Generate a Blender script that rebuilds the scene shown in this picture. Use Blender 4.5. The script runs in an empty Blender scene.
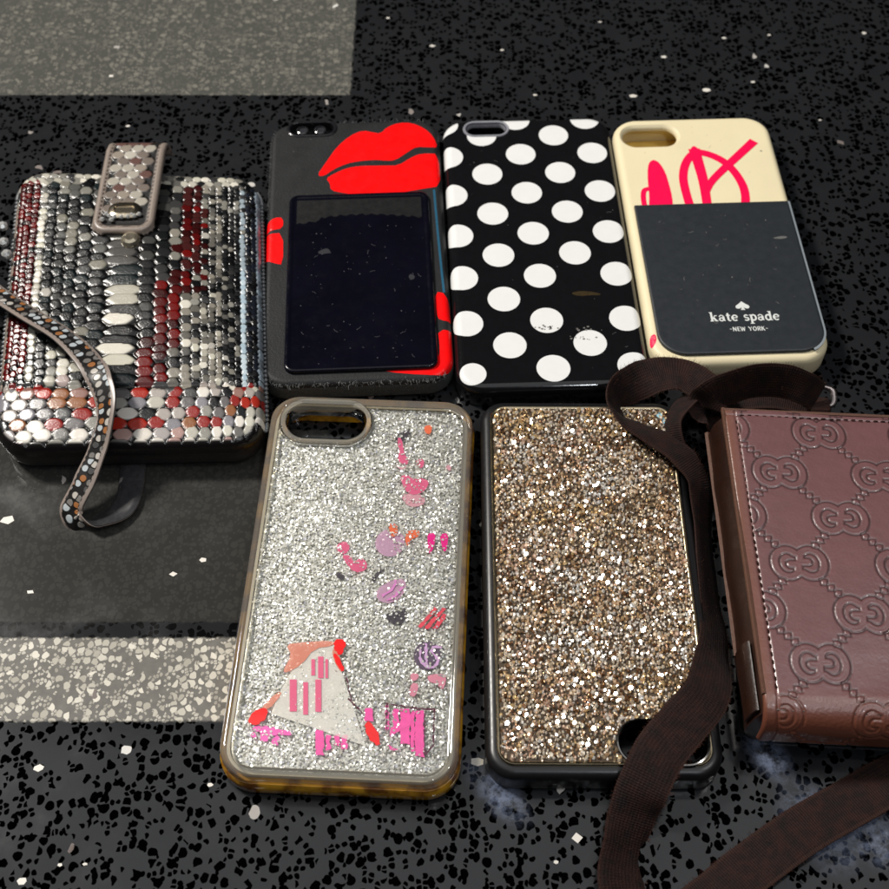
import bpy, bmesh, math, random
import numpy as np
from mathutils import Vector, Matrix
from mathutils.geometry import tessellate_polygon

R = math.radians
rng = np.random.default_rng(7)
random.seed(7)
sc = bpy.context.scene
col = sc.collection
S = 0.001                                   # all lengths below are written in millimetres

# ------------------------------------------------------------------ camera, world, lamps, exposure
FPX, ELEV, CAMH = 1250.0, 55.0, 342.0       # focal length (photo pixels), pitch, height of the lens above the counter (mm)
cd = bpy.data.cameras.new('camera'); cam = bpy.data.objects.new('camera', cd); col.objects.link(cam)
cam.location = (0, 0, CAMH * S); cam.rotation_euler = (R(90 - ELEV), 0, 0)
cd.sensor_width = 36; cd.lens = 36 * FPX / 889; cd.clip_start = 0.01; cd.clip_end = 50
cd.dof.use_dof = True; cd.dof.focus_distance = 0.375; cd.dof.aperture_fstop = 22
sc.camera = cam

w = bpy.data.worlds.new('World'); sc.world = w; w.use_nodes = True
bg = w.node_tree.nodes['Background']; bg.inputs[0].default_value = (0.95, 0.97, 1.0, 1); bg.inputs[1].default_value = 0.014

def lamp(name, loc, target, size, power, color=(1, 1, 1), sy=None):
    ld = bpy.data.lights.new(name, 'AREA'); o = bpy.data.objects.new(name, ld); col.objects.link(o)
    ld.energy = power; ld.color = color; ld.size = size
    if sy: ld.shape = 'RECTANGLE'; ld.size_y = sy
    o.location = loc
    o.rotation_euler = (Vector(target) - Vector(loc)).to_track_quat('-Z', 'Y').to_euler()
    return o
MID = (0.0, 0.22, 0)
lamp('ceiling_panel', (-0.1, 0.16, 1.25), (-0.1, 0.16, 0), 2.0, 4.6, (0.97, 0.985, 1.0), 1.0)
lamp('unseen_spot', (-0.9, 0.75, 1.15), MID, 0.2, 27, (1.0, 0.95, 0.88))
lamp('unseen_spot', (0.7, 0.1, 1.3), MID, 0.06, 2.2, (1.0, 0.97, 0.95))  # small lamp added to make the glitter and crystals glint
lamp('unseen_spot', (0.3, -0.5, 1.2), MID, 0.06, 2.2, (0.9, 0.95, 1.0))  # second added glint lamp, behind the camera
sc.view_settings.view_transform = 'Standard'; sc.view_settings.look = 'None'
sc.view_settings.exposure = 0; sc.view_settings.gamma = 1

# ------------------------------------------------------------------ photo geometry helpers
_e = R(ELEV)
FWD = np.array([0, math.cos(_e), -math.sin(_e)]); RT = np.array([1.0, 0, 0]); UP = np.cross(RT, FWD)
def px(u, v, z=0.0):
    """the point at height z (mm) that the photograph shows at pixel u, v"""
    d = FWD * FPX + RT * (u - 444.5) - UP * (v - 444.5)
    t = (z - CAMH) / d[2]
    return np.array([0, 0, CAMH]) + t * d

def fit_rect(corners, z):
    P = np.array([px(u, v, z) for u, v in corners])[:, :2]
    c = P.mean(0); Q = P - c; s = np.array([(-1, 1), (1, 1), (1, -1), (-1, -1)])
    ex = (s[:, :1] * Q).mean(0); ey = (s[:, 1:] * Q).mean(0)
    th = (math.atan2(ex[1], ex[0]) + math.atan2(-ey[0], ey[1])) / 2
    ux = np.array([math.cos(th), math.sin(th)]); uy = np.array([-ux[1], ux[0]])
    return c, 2 * ex @ ux, 2 * ey @ uy, th

# ------------------------------------------------------------------ object helpers
def empty(name, c, th, label, cat, group=None):
    o = bpy.data.objects.new(name, None); col.objects.link(o)
    o.empty_display_size = 0.01
    o.location = (c[0] * S, c[1] * S, 0); o.rotation_euler = (0, 0, th)
    o['label'] = label; o['category'] = cat
    if group: o['group'] = group
    o['_c'] = [float(c[0]), float(c[1])]; o['_t'] = float(th)
    return o
def loc(root, P):
    c = root['_c']; t = root['_t']; x = P[0] - c[0]; y = P[1] - c[1]
    r = [x * math.cos(t) + y * math.sin(t), -x * math.sin(t) + y * math.cos(t)]
    if len(P) > 2: r.append(P[2])
    return np.array(r)
def lpx(root, u, v, z): return loc(root, px(u, v, z))
def zoomed(root, z, x0, y0, k, pts): return [tuple(lpx(root, x0 + x * k, y0 + y * k, z)[:2]) for x, y in pts]

def link(name, me, m, parent, smooth=None):
    o = bpy.data.objects.new(name, me); col.objects.link(o)
    if m: me.materials.append(m)
    if parent: o.parent = parent
    if smooth is not None:
        me.polygons.foreach_set('use_smooth', [True] * len(me.polygons))
        if smooth < 180: me.set_sharp_from_angle(angle=R(smooth))
    return o
class MB:
    def __init__(s): s.v = []; s.f = []
    def add(s, v, f):
        n = len(s.v); s.v += [tuple(p) for p in v]; s.f += [tuple(i + n for i in q) for q in f]; return s
    def rings(s, rings, cap0=True, cap1=True, closed=True):
        n = len(s.v); k = len(rings[0])
        for r in rings: s.v += [tuple(p) for p in r]
        for i in range(len(rings) - 1):
            for j in range(k if closed else k - 1):
                a = n + i * k + j; b = n + i * k + (j + 1) % k
                s.f.append((a, b, b + k, a + k))
        if cap0: s.f.append(tuple(n + j for j in reversed(range(k))))
        if cap1: s.f.append(tuple(n + (len(rings) - 1) * k + j for j in range(k)))
        return s
    def mesh(s, name):
        me = bpy.data.meshes.new(name)
        me.from_pydata([(x * S, y * S, z * S) for x, y, z in s.v], [], s.f); me.update(); return me
    def build(s, name, m, parent, smooth=35): return link(name, s.mesh(name), m, parent, smooth)

def outline(w, h, r, n=8, cx=0, cy=0):
    r = max(min(r, w / 2 - .001, h / 2 - .001), .05); pts = []
    for k, (sx, sy) in enumerate(((1, 1), (-1, 1), (-1, -1), (1, -1))):
        for i in range(n + 1):
            a = math.pi / 2 * (k + i / n)
            pts.append((cx + sx * (w / 2 - r) + r * math.cos(a), cy + sy * (h / 2 - r) + r * math.sin(a)))
    return pts
def loft(w, h, r, prof, n=10, cx=0, cy=0, mb=None, warp=None, cap0=True, cap1=True):
    mb = mb or MB()
    rs = []
    for ins, z in prof:
        o = outline(w - 2 * ins, h - 2 * ins, r - ins, n, cx, cy)
        rs.append([(*(warp(x, y) if warp else (x, y)), z) for x, y in o])
    return mb.rings(rs, cap0, cap1)
def prof(t, rb, z0=0, rb0=1.0, seg=6, cap=.4):
    p = [(rb0 + .3, z0), (rb0, z0)]
    for i in range(1, 5): a = math.pi / 2 * i / 4; p.append((rb0 - rb0 * math.sin(a), z0 + rb0 - rb0 * math.cos(a)))
    for i in range(seg + 1): a = math.pi / 2 * i / seg; p.append((rb - rb * math.cos(a), t - rb + rb * math.sin(a)))
    p.append((rb + cap, t)); return p

def cut(o, cutters, smooth=35):
    for c in cutters:
        md = o.modifiers.new('cut', 'BOOLEAN'); md.operation = 'DIFFERENCE'; md.solver = 'EXACT'; md.object = c
    bpy.context.view_layer.update()
    ev = o.evaluated_get(bpy.context.evaluated_depsgraph_get())
    me = bpy.data.meshes.new_from_object(ev); old = o.data
    o.modifiers.clear(); o.data = me; me.name = old.name
    for c in cutters:
        d = c.data; bpy.data.objects.remove(c); bpy.data.meshes.remove(d)
    me.polygons.foreach_set('use_smooth', [True] * len(me.polygons)); me.set_sharp_from_angle(angle=R(smooth))
def cutter(parent, w, h, r, prof_, cx=0, cy=0, n=10): return loft(w, h, r, prof_, n, cx, cy).build('cutter', None, parent)

def sdf(x, y, w, h, r):
    """signed distance (positive outside) and outward normal of a rounded rectangle"""
    ax, ay = abs(x) - (w / 2 - r), abs(y) - (h / 2 - r); sx = 1 if x >= 0 else -1; sy = 1 if y >= 0 else -1
    if ax > 0 and ay > 0:
        l = math.hypot(ax, ay); return l - r, (sx * ax / l, sy * ay / l)
    return (ax - r, (sx, 0)) if ax > ay else (ay - r, (0, sy))
def wrapper(w, h, r, t, rb):
    """unrolls a flat print over the rounded edge of a shell"""
    def f(x, y, off=.06):
        d, n = sdf(x, y, w, h, r); s = rb + d
        if s <= 0: return (x, y, t + off)
        bx, by = x - n[0] * s, y - n[1] * s; a = s / rb
        if a < math.pi / 2: k = (rb + off) * math.sin(a); z = t - rb + (rb + off) * math.cos(a)
        else: k = rb + off; z = t - rb - (s - rb * math.pi / 2)
        return (bx + n[0] * k, by + n[1] * k, z)
    return f
def smooth_poly(pts, it=2, closed=True):
    for _ in range(it):
        q = []
        n = len(pts)
        for i in range(n if closed else n - 1):
            a, b = pts[i], pts[(i + 1) % n]
            q += [(a[0] * .75 + b[0] * .25, a[1] * .75 + b[1] * .25), (a[0] * .25 + b[0] * .75, a[1] * .25 + b[1] * .75)]
        pts = q if closed else [pts[0]] + q + [pts[-1]]
    return pts
def decal(name, polys, f, m, parent, off=.06, maxlen=1.3, flat=False, hole=None):
    bm = bmesh.new()
    for p in polys:
        vs = [bm.verts.new((x, y, 0)) for x, y in p]
        for tri in tessellate_polygon([[Vector((x, y, 0)) for x, y in p]]):
            try: bm.faces.new([vs[i] for i in tri])
            except ValueError: pass
    if not flat:
        for _ in range(6):
            es = [e for e in bm.edges if e.calc_length() > maxlen]
            if not es: break
            bmesh.ops.subdivide_edges(bm, edges=es, cuts=1); bmesh.ops.triangulate(bm, faces=bm.faces[:])
    if hole: bmesh.ops.delete(bm, geom=[fc for fc in bm.faces if hole(fc.calc_center_median())], context='FACES')
    for v in bm.verts:
        q = f(v.co.x, v.co.y, off); v.co = (q[0] * S, q[1] * S, q[2] * S)
    bmesh.ops.recalc_face_normals(bm, faces=bm.faces[:])
    if sum(fc.normal.z * fc.calc_area() for fc in bm.faces) < 0: bmesh.ops.reverse_faces(bm, faces=bm.faces[:])
    me = bpy.data.meshes.new(name); bm.to_mesh(me); bm.free()
    return link(name, me, m, parent, 180)
def circle(cx, cy, r, ry=None, n=28): return [(cx + r * math.cos(2 * math.pi * i / n), cy + (ry or r) * math.sin(2 * math.pi * i / n)) for i in range(n)]
def stroke(pts, wd, it=2):
    """outline polygon of a brush stroke; wd one width or one per end"""
    p = smooth_poly(pts, it, False) if it else pts; n = len(p); L = []; Rr = []
    w0, w1 = wd if isinstance(wd, tuple) else (wd, wd)
    for i in range(n):
        a = p[max(i - 1, 0)]; b = p[min(i + 1, n - 1)]; dx, dy = b[0] - a[0], b[1] - a[1]; l = math.hypot(dx, dy) or 1
        k = (w0 + (w1 - w0) * i / (n - 1)) / 2
        L.append((p[i][0] - dy / l * k, p[i][1] + dx / l * k)); Rr.append((p[i][0] + dy / l * k, p[i][1] - dx / l * k))
    return L + Rr[::-1]

def grid(name, X, Y, Z, m, parent, tint=None, keep=None):
    ny, nx = X.shape
    V = np.stack([X, Y, Z], -1).reshape(-1, 3) * S
    i = np.arange(ny * nx).reshape(ny, nx)
    F = np.stack([i[:-1, :-1], i[:-1, 1:], i[1:, 1:], i[1:, :-1]], -1).reshape(-1, 4)
    if keep is not None:
        k = (keep[:-1, :-1] | keep[:-1, 1:] | keep[1:, 1:] | keep[1:, :-1]).reshape(-1); F = F[k]
    return rawmesh(name, V, F, m, parent, tint.reshape(-1, 3) if tint is not None else None, smooth=True)
def rawmesh(name, V, F, m, parent, tint=None, smooth=False, loops=None):
    k = F.shape[1]; me = bpy.data.meshes.new(name)
    me.vertices.add(len(V)); me.vertices.foreach_set('co', V.astype(np.float32).ravel())
    me.loops.add(F.size); me.loops.foreach_set('vertex_index', F.astype(np.int32).ravel())
    me.polygons.add(len(F)); me.polygons.foreach_set('loop_start', np.arange(0, F.size, k, dtype=np.int32))
    me.polygons.foreach_set('use_smooth', np.full(len(F), smooth))
    if tint is not None:
        a = me.attributes.new('tint', 'FLOAT_COLOR', 'POINT')
        a.data.foreach_set('color', np.c_[tint, np.ones(len(tint))].astype(np.float32).ravel())
    me.update(calc_edges=True); me.validate()
    return link(name, me, m, parent)

# ------------------------------------------------------------------ materials
class M:
    def __init__(s, name):
        s.m = bpy.data.materials.new(name); s.m.use_nodes = True; s.t = s.m.node_tree; s.b = s.t.nodes['Principled BSDF']; s._mm = None
    def n(s, typ, **kw):
        nd = s.t.nodes.new(typ)
        for k, v in kw.items():
            if k.startswith('i_'):
                key = k[2:]; nd.inputs[int(key) if key.isdigit() else key.replace('_', ' ')].default_value = v
            else: setattr(nd, k, v)
        return nd
    def l(s, a, b): s.t.links.new(a, b)
    @property
    def mm(s):
        if s._mm is None:
            tc = s.n('ShaderNodeTexCoord'); vm = s.n('ShaderNodeVectorMath', operation='SCALE'); vm.inputs['Scale'].default_value = 1000
            s.l(tc.outputs['Object'], vm.inputs[0]); s._mm = vm.outputs[0]
        return s._mm
    def math(s, op, a, b=None, c=None):
        nd = s.n('ShaderNodeMath', operation=op)
        for i, x in enumerate((a, b, c)):
            if x is None: continue
            if isinstance(x, (int, float)): nd.inputs[i].default_value = x
            else: s.l(x, nd.inputs[i])
        return nd.outputs[0]
    def mix(s, f, a, b):
        nd = s.n('ShaderNodeMix', data_type='RGBA')
        for i, x in ((0, f), (6, a), (7, b)):
            if isinstance(x, (int, float)): nd.inputs[i].default_value = x
            elif isinstance(x, tuple): nd.inputs[i].default_value = (*x[:3], 1)
            else: s.l(x, nd.inputs[i])
        return nd.outputs[2]
    def noise(s, scale, detail=3, vec=None, rough=.5):
        nd = s.n('ShaderNodeTexNoise'); nd.inputs['Scale'].default_value = scale; nd.inputs['Detail'].default_value = detail; nd.inputs['Roughness'].default_value = rough
        s.l(vec or s.mm, nd.inputs['Vector']); return nd.outputs[0]
    def step(s, x, a, b):
        nd = s.n('ShaderNodeMapRange', interpolation_type='SMOOTHSTEP'); s.l(x, nd.inputs[0])
        nd.inputs[1].default_value = a; nd.inputs[2].default_value = b; return nd.outputs[0]
    def bump(s, h, dist, strength=1, base=None):
        nd = s.n('ShaderNodeBump'); nd.inputs['Distance'].default_value = dist * S; nd.inputs['Strength'].default_value = strength
        s.l(h, nd.inputs['Height']); s.l(nd.outputs[0], (base or s.b).inputs['Normal']); return nd
def basic(name, c, rough=.4, metal=0, spec=.5, coat=0, var=.12, vs=.25, bump=None, rvar=.12, sheen=0, bs=2.0):
    """a colour that wanders a little, a gloss that wanders a little, optional grain"""
    k = M(name); b = k.b
    n1 = k.noise(vs, 4)
    k.l(k.mix(n1, tuple(x * (1 - var) for x in c), tuple(min(1, x * (1 + var)) for x in c)), b.inputs['Base Color'])
    n2 = k.noise(vs * 2.7, 5, rough=.65)
    k.l(k.math('ADD', k.math('MULTIPLY', k.math('SUBTRACT', n2, .5), rvar * 2), rough), b.inputs['Roughness'])
    b.inputs['Metallic'].default_value = metal; b.inputs['Specular IOR Level'].default_value = spec
    b.inputs['Coat Weight'].default_value = coat; b.inputs['Coat Roughness'].default_value = .08
    if sheen: b.inputs['Sheen Weight'].default_value = sheen
    if bump: k.bump(k.noise(bs, 4), bump)
    return k.m

def clear_mat(name, tint=(1, 1, 1), rough=.05, haze=0.0, hz=(.7, .7, .7), gl=1.0):
    k = M(name); t = k.t
    out = t.nodes['Material Output']; t.nodes.remove(k.b)
    tr = k.n('ShaderNodeBsdfTransparent'); tr.inputs[0].default_value = (*tint, 1)
    df = k.n('ShaderNodeBsdfDiffuse'); df.inputs[0].default_value = (*hz, 1)
    m1 = k.n('ShaderNodeMixShader'); m1.inputs[0].default_value = haze; k.l(tr.outputs[0], m1.inputs[1]); k.l(df.outputs[0], m1.inputs[2])
    gs = k.n('ShaderNodeBsdfGlossy'); gs.inputs['Roughness'].default_value = rough
    fr = k.n('ShaderNodeFresnel'); fr.inputs[0].default_value = 1.38
    m2 = k.n('ShaderNodeMixShader'); k.l(k.math('MULTIPLY', fr.outputs[0], gl), m2.inputs[0]); k.l(m1.outputs[0], m2.inputs[1]); k.l(gs.outputs[0], m2.inputs[2])
    k.l(m2.outputs[0], out.inputs[0]); return k.m
def tint_mat(name, rough=.3, metal=0, spec=.5, coat=0, grain=None, sheen=0):
    k = M(name); a = k.n('ShaderNodeAttribute', attribute_name='tint')
    k.l(a.outputs[0], k.b.inputs['Base Color']); k.b.inputs['Roughness'].default_value = rough
    k.b.inputs['Metallic'].default_value = metal; k.b.inputs['Specular IOR Level'].default_value = spec; k.b.inputs['Coat Weight'].default_value = coat
    if grain: k.bump(k.noise(grain[0], 4), grain[1])
    return k.m

# ------------------------------------------------------------------ setting: polished terrazzo counter
def terrazzo():
    k = M('terrazzo'); P = k.mm
    sep = k.n('ShaderNodeSeparateXYZ'); k.l(P, sep.inputs[0]); X, Y = sep.outputs[0], sep.outputs[1]
    nz = k.n('ShaderNodeTexNoise'); nz.inputs['Scale'].default_value = .35; nz.inputs['Detail'].default_value = 3; k.l(P, nz.inputs['Vector'])
    sub = k.n('ShaderNodeVectorMath', operation='SUBTRACT'); k.l(nz.outputs[1], sub.inputs[0]); sub.inputs[1].default_value = (.5, .5, .5)
    mul = k.n('ShaderNodeVectorMath', operation='SCALE'); k.l(sub.outputs[0], mul.inputs[0]); mul.inputs['Scale'].default_value = 1.5
    ad = k.n('ShaderNodeVectorMath', operation='ADD'); k.l(P, ad.inputs[0]); k.l(mul.outputs[0], ad.inputs[1]); D = ad.outputs[0]
    def chips(scale, frac, lo, seed):
        mp = k.n('ShaderNodeMapping'); k.l(D, mp.inputs[0]); mp.inputs['Location'].default_value = (seed * 13.7, seed * 7.1, 0); mp.inputs['Scale'].default_value = (1, .9, 0)
        v = k.n('ShaderNodeTexVoronoi', voronoi_dimensions='2D'); v.inputs['Scale'].default_value = scale; k.l(mp.outputs[0], v.inputs['Vector'])
        e = k.n('ShaderNodeTexVoronoi', voronoi_dimensions='2D', feature='DISTANCE_TO_EDGE'); e.inputs['Scale'].default_value = scale; k.l(mp.outputs[0], e.inputs['Vector'])
        sp = k.n('ShaderNodeSeparateColor'); k.l(v.outputs['Color'], sp.inputs[0])
        inc = k.math('LESS_THAN', sp.outputs[0], frac)
        ed = k.math('MULTIPLY', k.step(e.outputs['Distance'], lo * .75, lo * .75 + .05), k.math('SUBTRACT', 1.0, k.step(v.outputs['Distance'], .40, .46)))
        return k.math('MULTIPLY', inc, ed), sp
    c1, s1 = chips(.33, .42, .10, 1)
    c2, s2 = chips(.55, .36, .09, 2)
    c3, s3 = chips(.26, .004, .2, 3)
    dark = k.math('MAXIMUM', c1, c2)
    matrix = k.mix(k.noise(.05, 4), (.010, .0105, .012), (.021, .022, .024))
    A = k.mix(dark, matrix, (.0005, .0005, .0006))
    # light inlay: pale marble chips in grey cement
    l1, t1 = chips(.40, .50, .09, 4); l2, t2 = chips(.85, .5, .08, 5)
    chipc = k.mix(t1.outputs[1], (.40, .375, .32), (.74, .70, .61))
    B = k.mix(k.math('MAXIMUM', l1, k.math('MULTIPLY', l2, .7)), k.mix(k.noise(.4, 3), (.13, .125, .115), (.22, .21, .19)), chipc)
    # greenish grey inlay
    chipg = k.mix(t1.outputs[2], (.085, .085, .076), (.19, .18, .155))
    C = k.mix(k.math('MAXIMUM', l1, l2), (.075, .076, .068), chipg)
    # plain dark band with faint chips
    Dk = k.mix(k.math('MULTIPLY', k.math('MAXIMUM', l1, l2), .35), (.030, .030, .028), (.062, .060, .053))
    def band(x, a, b, e=.5):
        return k.math('MULTIPLY', k.step(x, a - e, a + e), k.math('SUBTRACT', 1.0, k.step(x, b - e, b + e)))
    wob = k.math('MULTIPLY', k.math('SUBTRACT', k.noise(.5, 2), .5), 1.6)
    Xw = k.math('ADD', X, wob); Yw = k.math('ADD', Y, wob)
    p1 = px(350, 95); p2 = px(120, 638); p3 = px(120, 721); p4 = px(120, 430); p5 = px(120, 622)
    # inlay outline on the right: a line through the photographed corner, running towards the camera
    xr = float(p1[0])
    inx = k.math('SUBTRACT', 1.0, k.step(Xw, xr - .5, xr + .5))
    f = k.mix(k.math('MULTIPLY', band(Yw, float(p1[1]), 900), inx), A, C)
    f = k.mix(k.math('MULTIPLY', band(Yw, float(p5[1]), float(p4[1])), inx), f, Dk)
    f = k.mix(k.math('MULTIPLY', band(Yw, float(p3[1]), float(p2[1])), inx), f, B)
    f = k.mix(c3, f, k.mix(s3.outputs[2], (.16, .13, .12), (.7, .68, .64)))
    for (u0, v0), (u1, v1), wd_ in (((755, 738), (782, 772), 7), ((800, 800), (840, 855), 12), ((478, 770), (516, 812), 7), ((862, 812), (884, 856), 9)):  # bluish lamp reflections painted into the counter's colour
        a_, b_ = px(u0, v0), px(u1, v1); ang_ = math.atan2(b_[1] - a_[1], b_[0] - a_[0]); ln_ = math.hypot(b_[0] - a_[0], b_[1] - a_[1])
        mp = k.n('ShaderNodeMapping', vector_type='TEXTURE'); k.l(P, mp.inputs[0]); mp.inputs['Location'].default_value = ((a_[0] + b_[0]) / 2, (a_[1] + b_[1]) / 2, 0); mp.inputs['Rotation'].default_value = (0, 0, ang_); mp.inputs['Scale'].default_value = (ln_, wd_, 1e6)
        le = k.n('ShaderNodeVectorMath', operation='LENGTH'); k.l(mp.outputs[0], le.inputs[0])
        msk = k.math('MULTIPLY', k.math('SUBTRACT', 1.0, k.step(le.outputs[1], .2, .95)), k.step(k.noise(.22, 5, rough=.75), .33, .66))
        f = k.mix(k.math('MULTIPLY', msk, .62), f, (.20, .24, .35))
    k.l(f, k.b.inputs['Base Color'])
    inm = k.math('MULTIPLY', dark, k.math('SUBTRACT', 1.0, k.math('MULTIPLY', k.math('MAXIMUM', band(Yw, float(p1[1]), 900), band(Yw, float(p3[1]), float(p4[1]))), inx)))
    k.l(k.math('SUBTRACT', .5, k.math('MULTIPLY', inm, .5)), k.b.inputs['Specular IOR Level'])
    sm = k.noise(.03, 5, rough=.6)
    k.l(k.math('ADD', k.math('MULTIPLY', k.step(sm, .45, .75), .14), .13), k.b.inputs['Roughness'])
    k.bump(k.noise(.6, 3), .02, .35)
    return k.m
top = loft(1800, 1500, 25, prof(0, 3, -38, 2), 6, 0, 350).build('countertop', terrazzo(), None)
top['kind'] = 'structure'
top['label'] = 'dark polished terrazzo counter with grey inlaid bands'
# loose pale shell flecks set in the counter where the photograph shows them
fl = MB()
for u, v, r in ((388, 18, 1.1), (432, 46, 1.6), (664, 57, 1.5), (633, 96, 1.9), (706, 90, 2.0), (724, 38, 1.1), (864, 33, 1.2), (769, 35, .9), (111, 76, 1.4), (753, 82, 1.2), (8, 520, 2.6), (128, 126, 1.0),
                (203, 560, 1.4), (30, 592, 1.4), (173, 574, 1.5), (39, 768, 1.7), (22, 881, 1.6), (478, 762, 2.2), (577, 838, 2.0), (556, 862, .8), (372, 742, 1.1), (44, 463, 1.1), (85, 864, .8), (798, 850, 1.2), (60, 865, .8), (210, 785, 1.0), (502, 50, 1.0), (535, 95, 1.0), (600, 22, .9), (820, 120, .9)):
    c = px(u, v); n = random.randint(4, 6); a0 = random.random() * 6; q = random.uniform(.5, .8)
    pts = [(c[0] + r * random.uniform(.75, 1.1) * math.cos(a0 + 6.283 * i / n), c[1] + q * r * random.uniform(.75, 1.1) * math.sin(a0 + 6.283 * i / n), .03) for i in range(n)]
    fl.add(pts, [tuple(range(n))])
o = fl.build('shell_flecks', basic('shell fleck', (.72, .68, .62), .3, var=.3, vs=.02), top, None)

GROUP = 'phone cases laid out on the counter'

# ------------------------------------------------------------------ snakeskin pouch
def make_ribbon(root, name, pts, width, thick, m, roll, seg=10, parent=None, dark_back=0, fuzz=0):
    """pts: local mm points; roll per point: 0 lies flat, 90 stands on edge"""
    P = np.array(pts, float); n = len(P); rolls = np.array(roll, float) if hasattr(roll, '__len__') else np.full(n, float(roll))
    W = np.array(width, float) if hasattr(width, '__len__') else np.full(n, float(width))
    Q = []; Rl = []; Wd = []
    for i in range(n - 1):
        p0, p1, p2, p3 = P[max(i - 1, 0)], P[i], P[i + 1], P[min(i + 2, n - 1)]
        for j in range(seg):
            t = j / seg
            Q.append(.5 * (2 * p1 + (p2 - p0) * t + (2 * p0 - 5 * p1 + 4 * p2 - p3) * t ** 2 + (3 * p1 - p0 - 3 * p2 + p3) * t ** 3))
            s_ = t * t * (3 - 2 * t); Rl.append(rolls[i] * (1 - s_) + rolls[i + 1] * s_); Wd.append(W[i] * (1 - s_) + W[i + 1] * s_)
    Q.append(P[-1]); Rl.append(rolls[-1]); Wd.append(W[-1]); Q = np.array(Q); N = len(Q)
    L = np.r_[0, np.cumsum(np.linalg.norm(np.diff(Q, axis=0), axis=1))]
    K = 9
    V = []; UVv = []
    for i in range(N):
        T = Q[min(i + 1, N - 1)] - Q[max(i - 1, 0)]; T /= np.linalg.norm(T)
        side = np.cross(T, (0, 0, 1)); l = np.linalg.norm(side); side = side / l if l > 1e-4 else np.array([1., 0, 0])
        nr = np.cross(side, T); a = R(Rl[i])
        b = side * math.cos(a) + nr * math.sin(a); c = np.cross(b, T)
        prof_ = []
        for j in range(K): s_ = j / (K - 1) * 2 - 1; prof_.append((s_, thick / 2 * (1 if abs(s_) < .99 else .4)))
        for j in range(K): s_ = 1 - j / (K - 1) * 2; prof_.append((s_, -thick / 2 * (1 if abs(s_) < .99 else .4)))
        for q_, (s_, h) in enumerate(prof_):
            V.append(Q[i] + b * (s_ * Wd[i] / 2) + c * h); UVv.append((L[i], s_ + (10 if dark_back and (q_ >= K) == (dark_back > 0) else 0)))
    k = 2 * K; F = []
    for i in range(N - 1):
        for j in range(k): F.append((i * k + j, i * k + (j + 1) % k, (i + 1) * k + (j + 1) % k, (i + 1) * k + j))
    mb = MB(); mb.v = [tuple(p) for p in V]; mb.f = F + [tuple(reversed(range(k))), tuple((N - 1) * k + j for j in range(k))]
    me = mb.mesh(name); uv = me.uv_layers.new(name='strap')
    for lp in me.loops: uv.data[lp.index].uv = UVv[lp.vertex_index]
    o = link(name, me, m, parent or root, 50)
    if fuzz:
        hb = MB()
        for _ in range(int(L[-1] * fuzz)):
            i = rng.integers(N); sg = rng.choice([-1, 1]); e = (rng.random() < .75); p = np.array(V[i * k + (K - 1 if sg > 0 else 0)]) if e else np.array(V[i * k + rng.integers(1, K - 1)])
            d = (p - Q[i]) / (np.linalg.norm(p - Q[i]) + 1e-6); p0 = p - d * .2; p2 = p + d * (.3 if e else 0) + rng.normal(0, .4, 3) + np.array([0, 0, .35]); p1 = (p0 + p2) / 2 + rng.normal(0, .15, 3)
            hb.rings([[(q[0] + .055 * kk * math.cos(j * 2.094), q[1] + .055 * kk * math.sin(j * 2.094), q[2]) for j in range(3)] for q, kk in ((p0, 1), (p1, .8), (p2, .5))])
        hb.build('fuzz', basic('ribbon fuzz', (.05, .022, .015), .9, spec=.1, var=.4), o, None)['kind'] = 'stuff'
    return o

def snake_sites(w, h, cols, pal, pitchf):
    out = []
    x = -w / 2; k = 0
    for cw in cols:
        p = pitchf(cw); y = -h / 2 + (p / 2 if k % 2 else 0)
        while y < h / 2 + p:
            out.append((x + cw / 2 + rng.normal(0, .06 * cw), y + rng.normal(0, .09 * p), cw * .60 * rng.uniform(.86, 1.1), p * .66 * rng.uniform(.86, 1.1), p)); y += p
        x += cw; k += 1
    return out
def scale_field(X, Y, sites, colors):
    """height 0..1 and colour of overlapping domed scales"""
    best = np.full(X.shape, 9.0); idx = np.zeros(X.shape, int)
    xs = X[0]; ys = Y[:, 0]
    dx = xs[1] - xs[0]; dy = ys[1] - ys[0]
    for i, (sx, sy, rx, ry, _) in enumerate(sites):
        a = int((sx - rx * 1.5 - xs[0]) / dx); b = int((sx + rx * 1.5 - xs[0]) / dx) + 2; c = int((sy - ry * 1.5 - ys[0]) / dy); d = int((sy + ry * 1.5 - ys[0]) / dy) + 2
        a, c = max(a, 0), max(c, 0)
        if b <= a or d <= c: continue
        qx = np.abs(X[c:d, a:b] - sx) / rx; qy = np.abs(Y[c:d, a:b] - sy) / ry
        q = (qx ** 2.0 + qy ** 2.0)
        q = .45 * np.sqrt(q) + .55 * np.maximum(qy * 1.02, .5 * qy + .88 * qx)
        s_ = best[c:d, a:b]; mk = q < s_; s_[mk] = q[mk]; idx[c:d, a:b][mk] = i
    H = np.clip((1.0 - best) / .55, 0, 1); H = np.sqrt(1 - (1 - H) ** 2); H = .62 * np.clip((1.0 - best) / .26, 0, 1) ** .7 + .38 * H
    T = np.array(colors)[idx]
    g = np.clip((.90 - best) / .14, 0, 1)[..., None]
    T = T * g + np.array([.006, .0055, .0055]) * (1 - g)
    # the tail end of each scale stands a little prouder than its root
    sy = np.array([s_[1] for s_ in sites])[idx]; ry = np.array([s_[3] for s_ in sites])[idx]
    H = H * (1 + .32 * np.clip((Y - sy) / ry, -1, 1))
    return H, T

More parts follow.
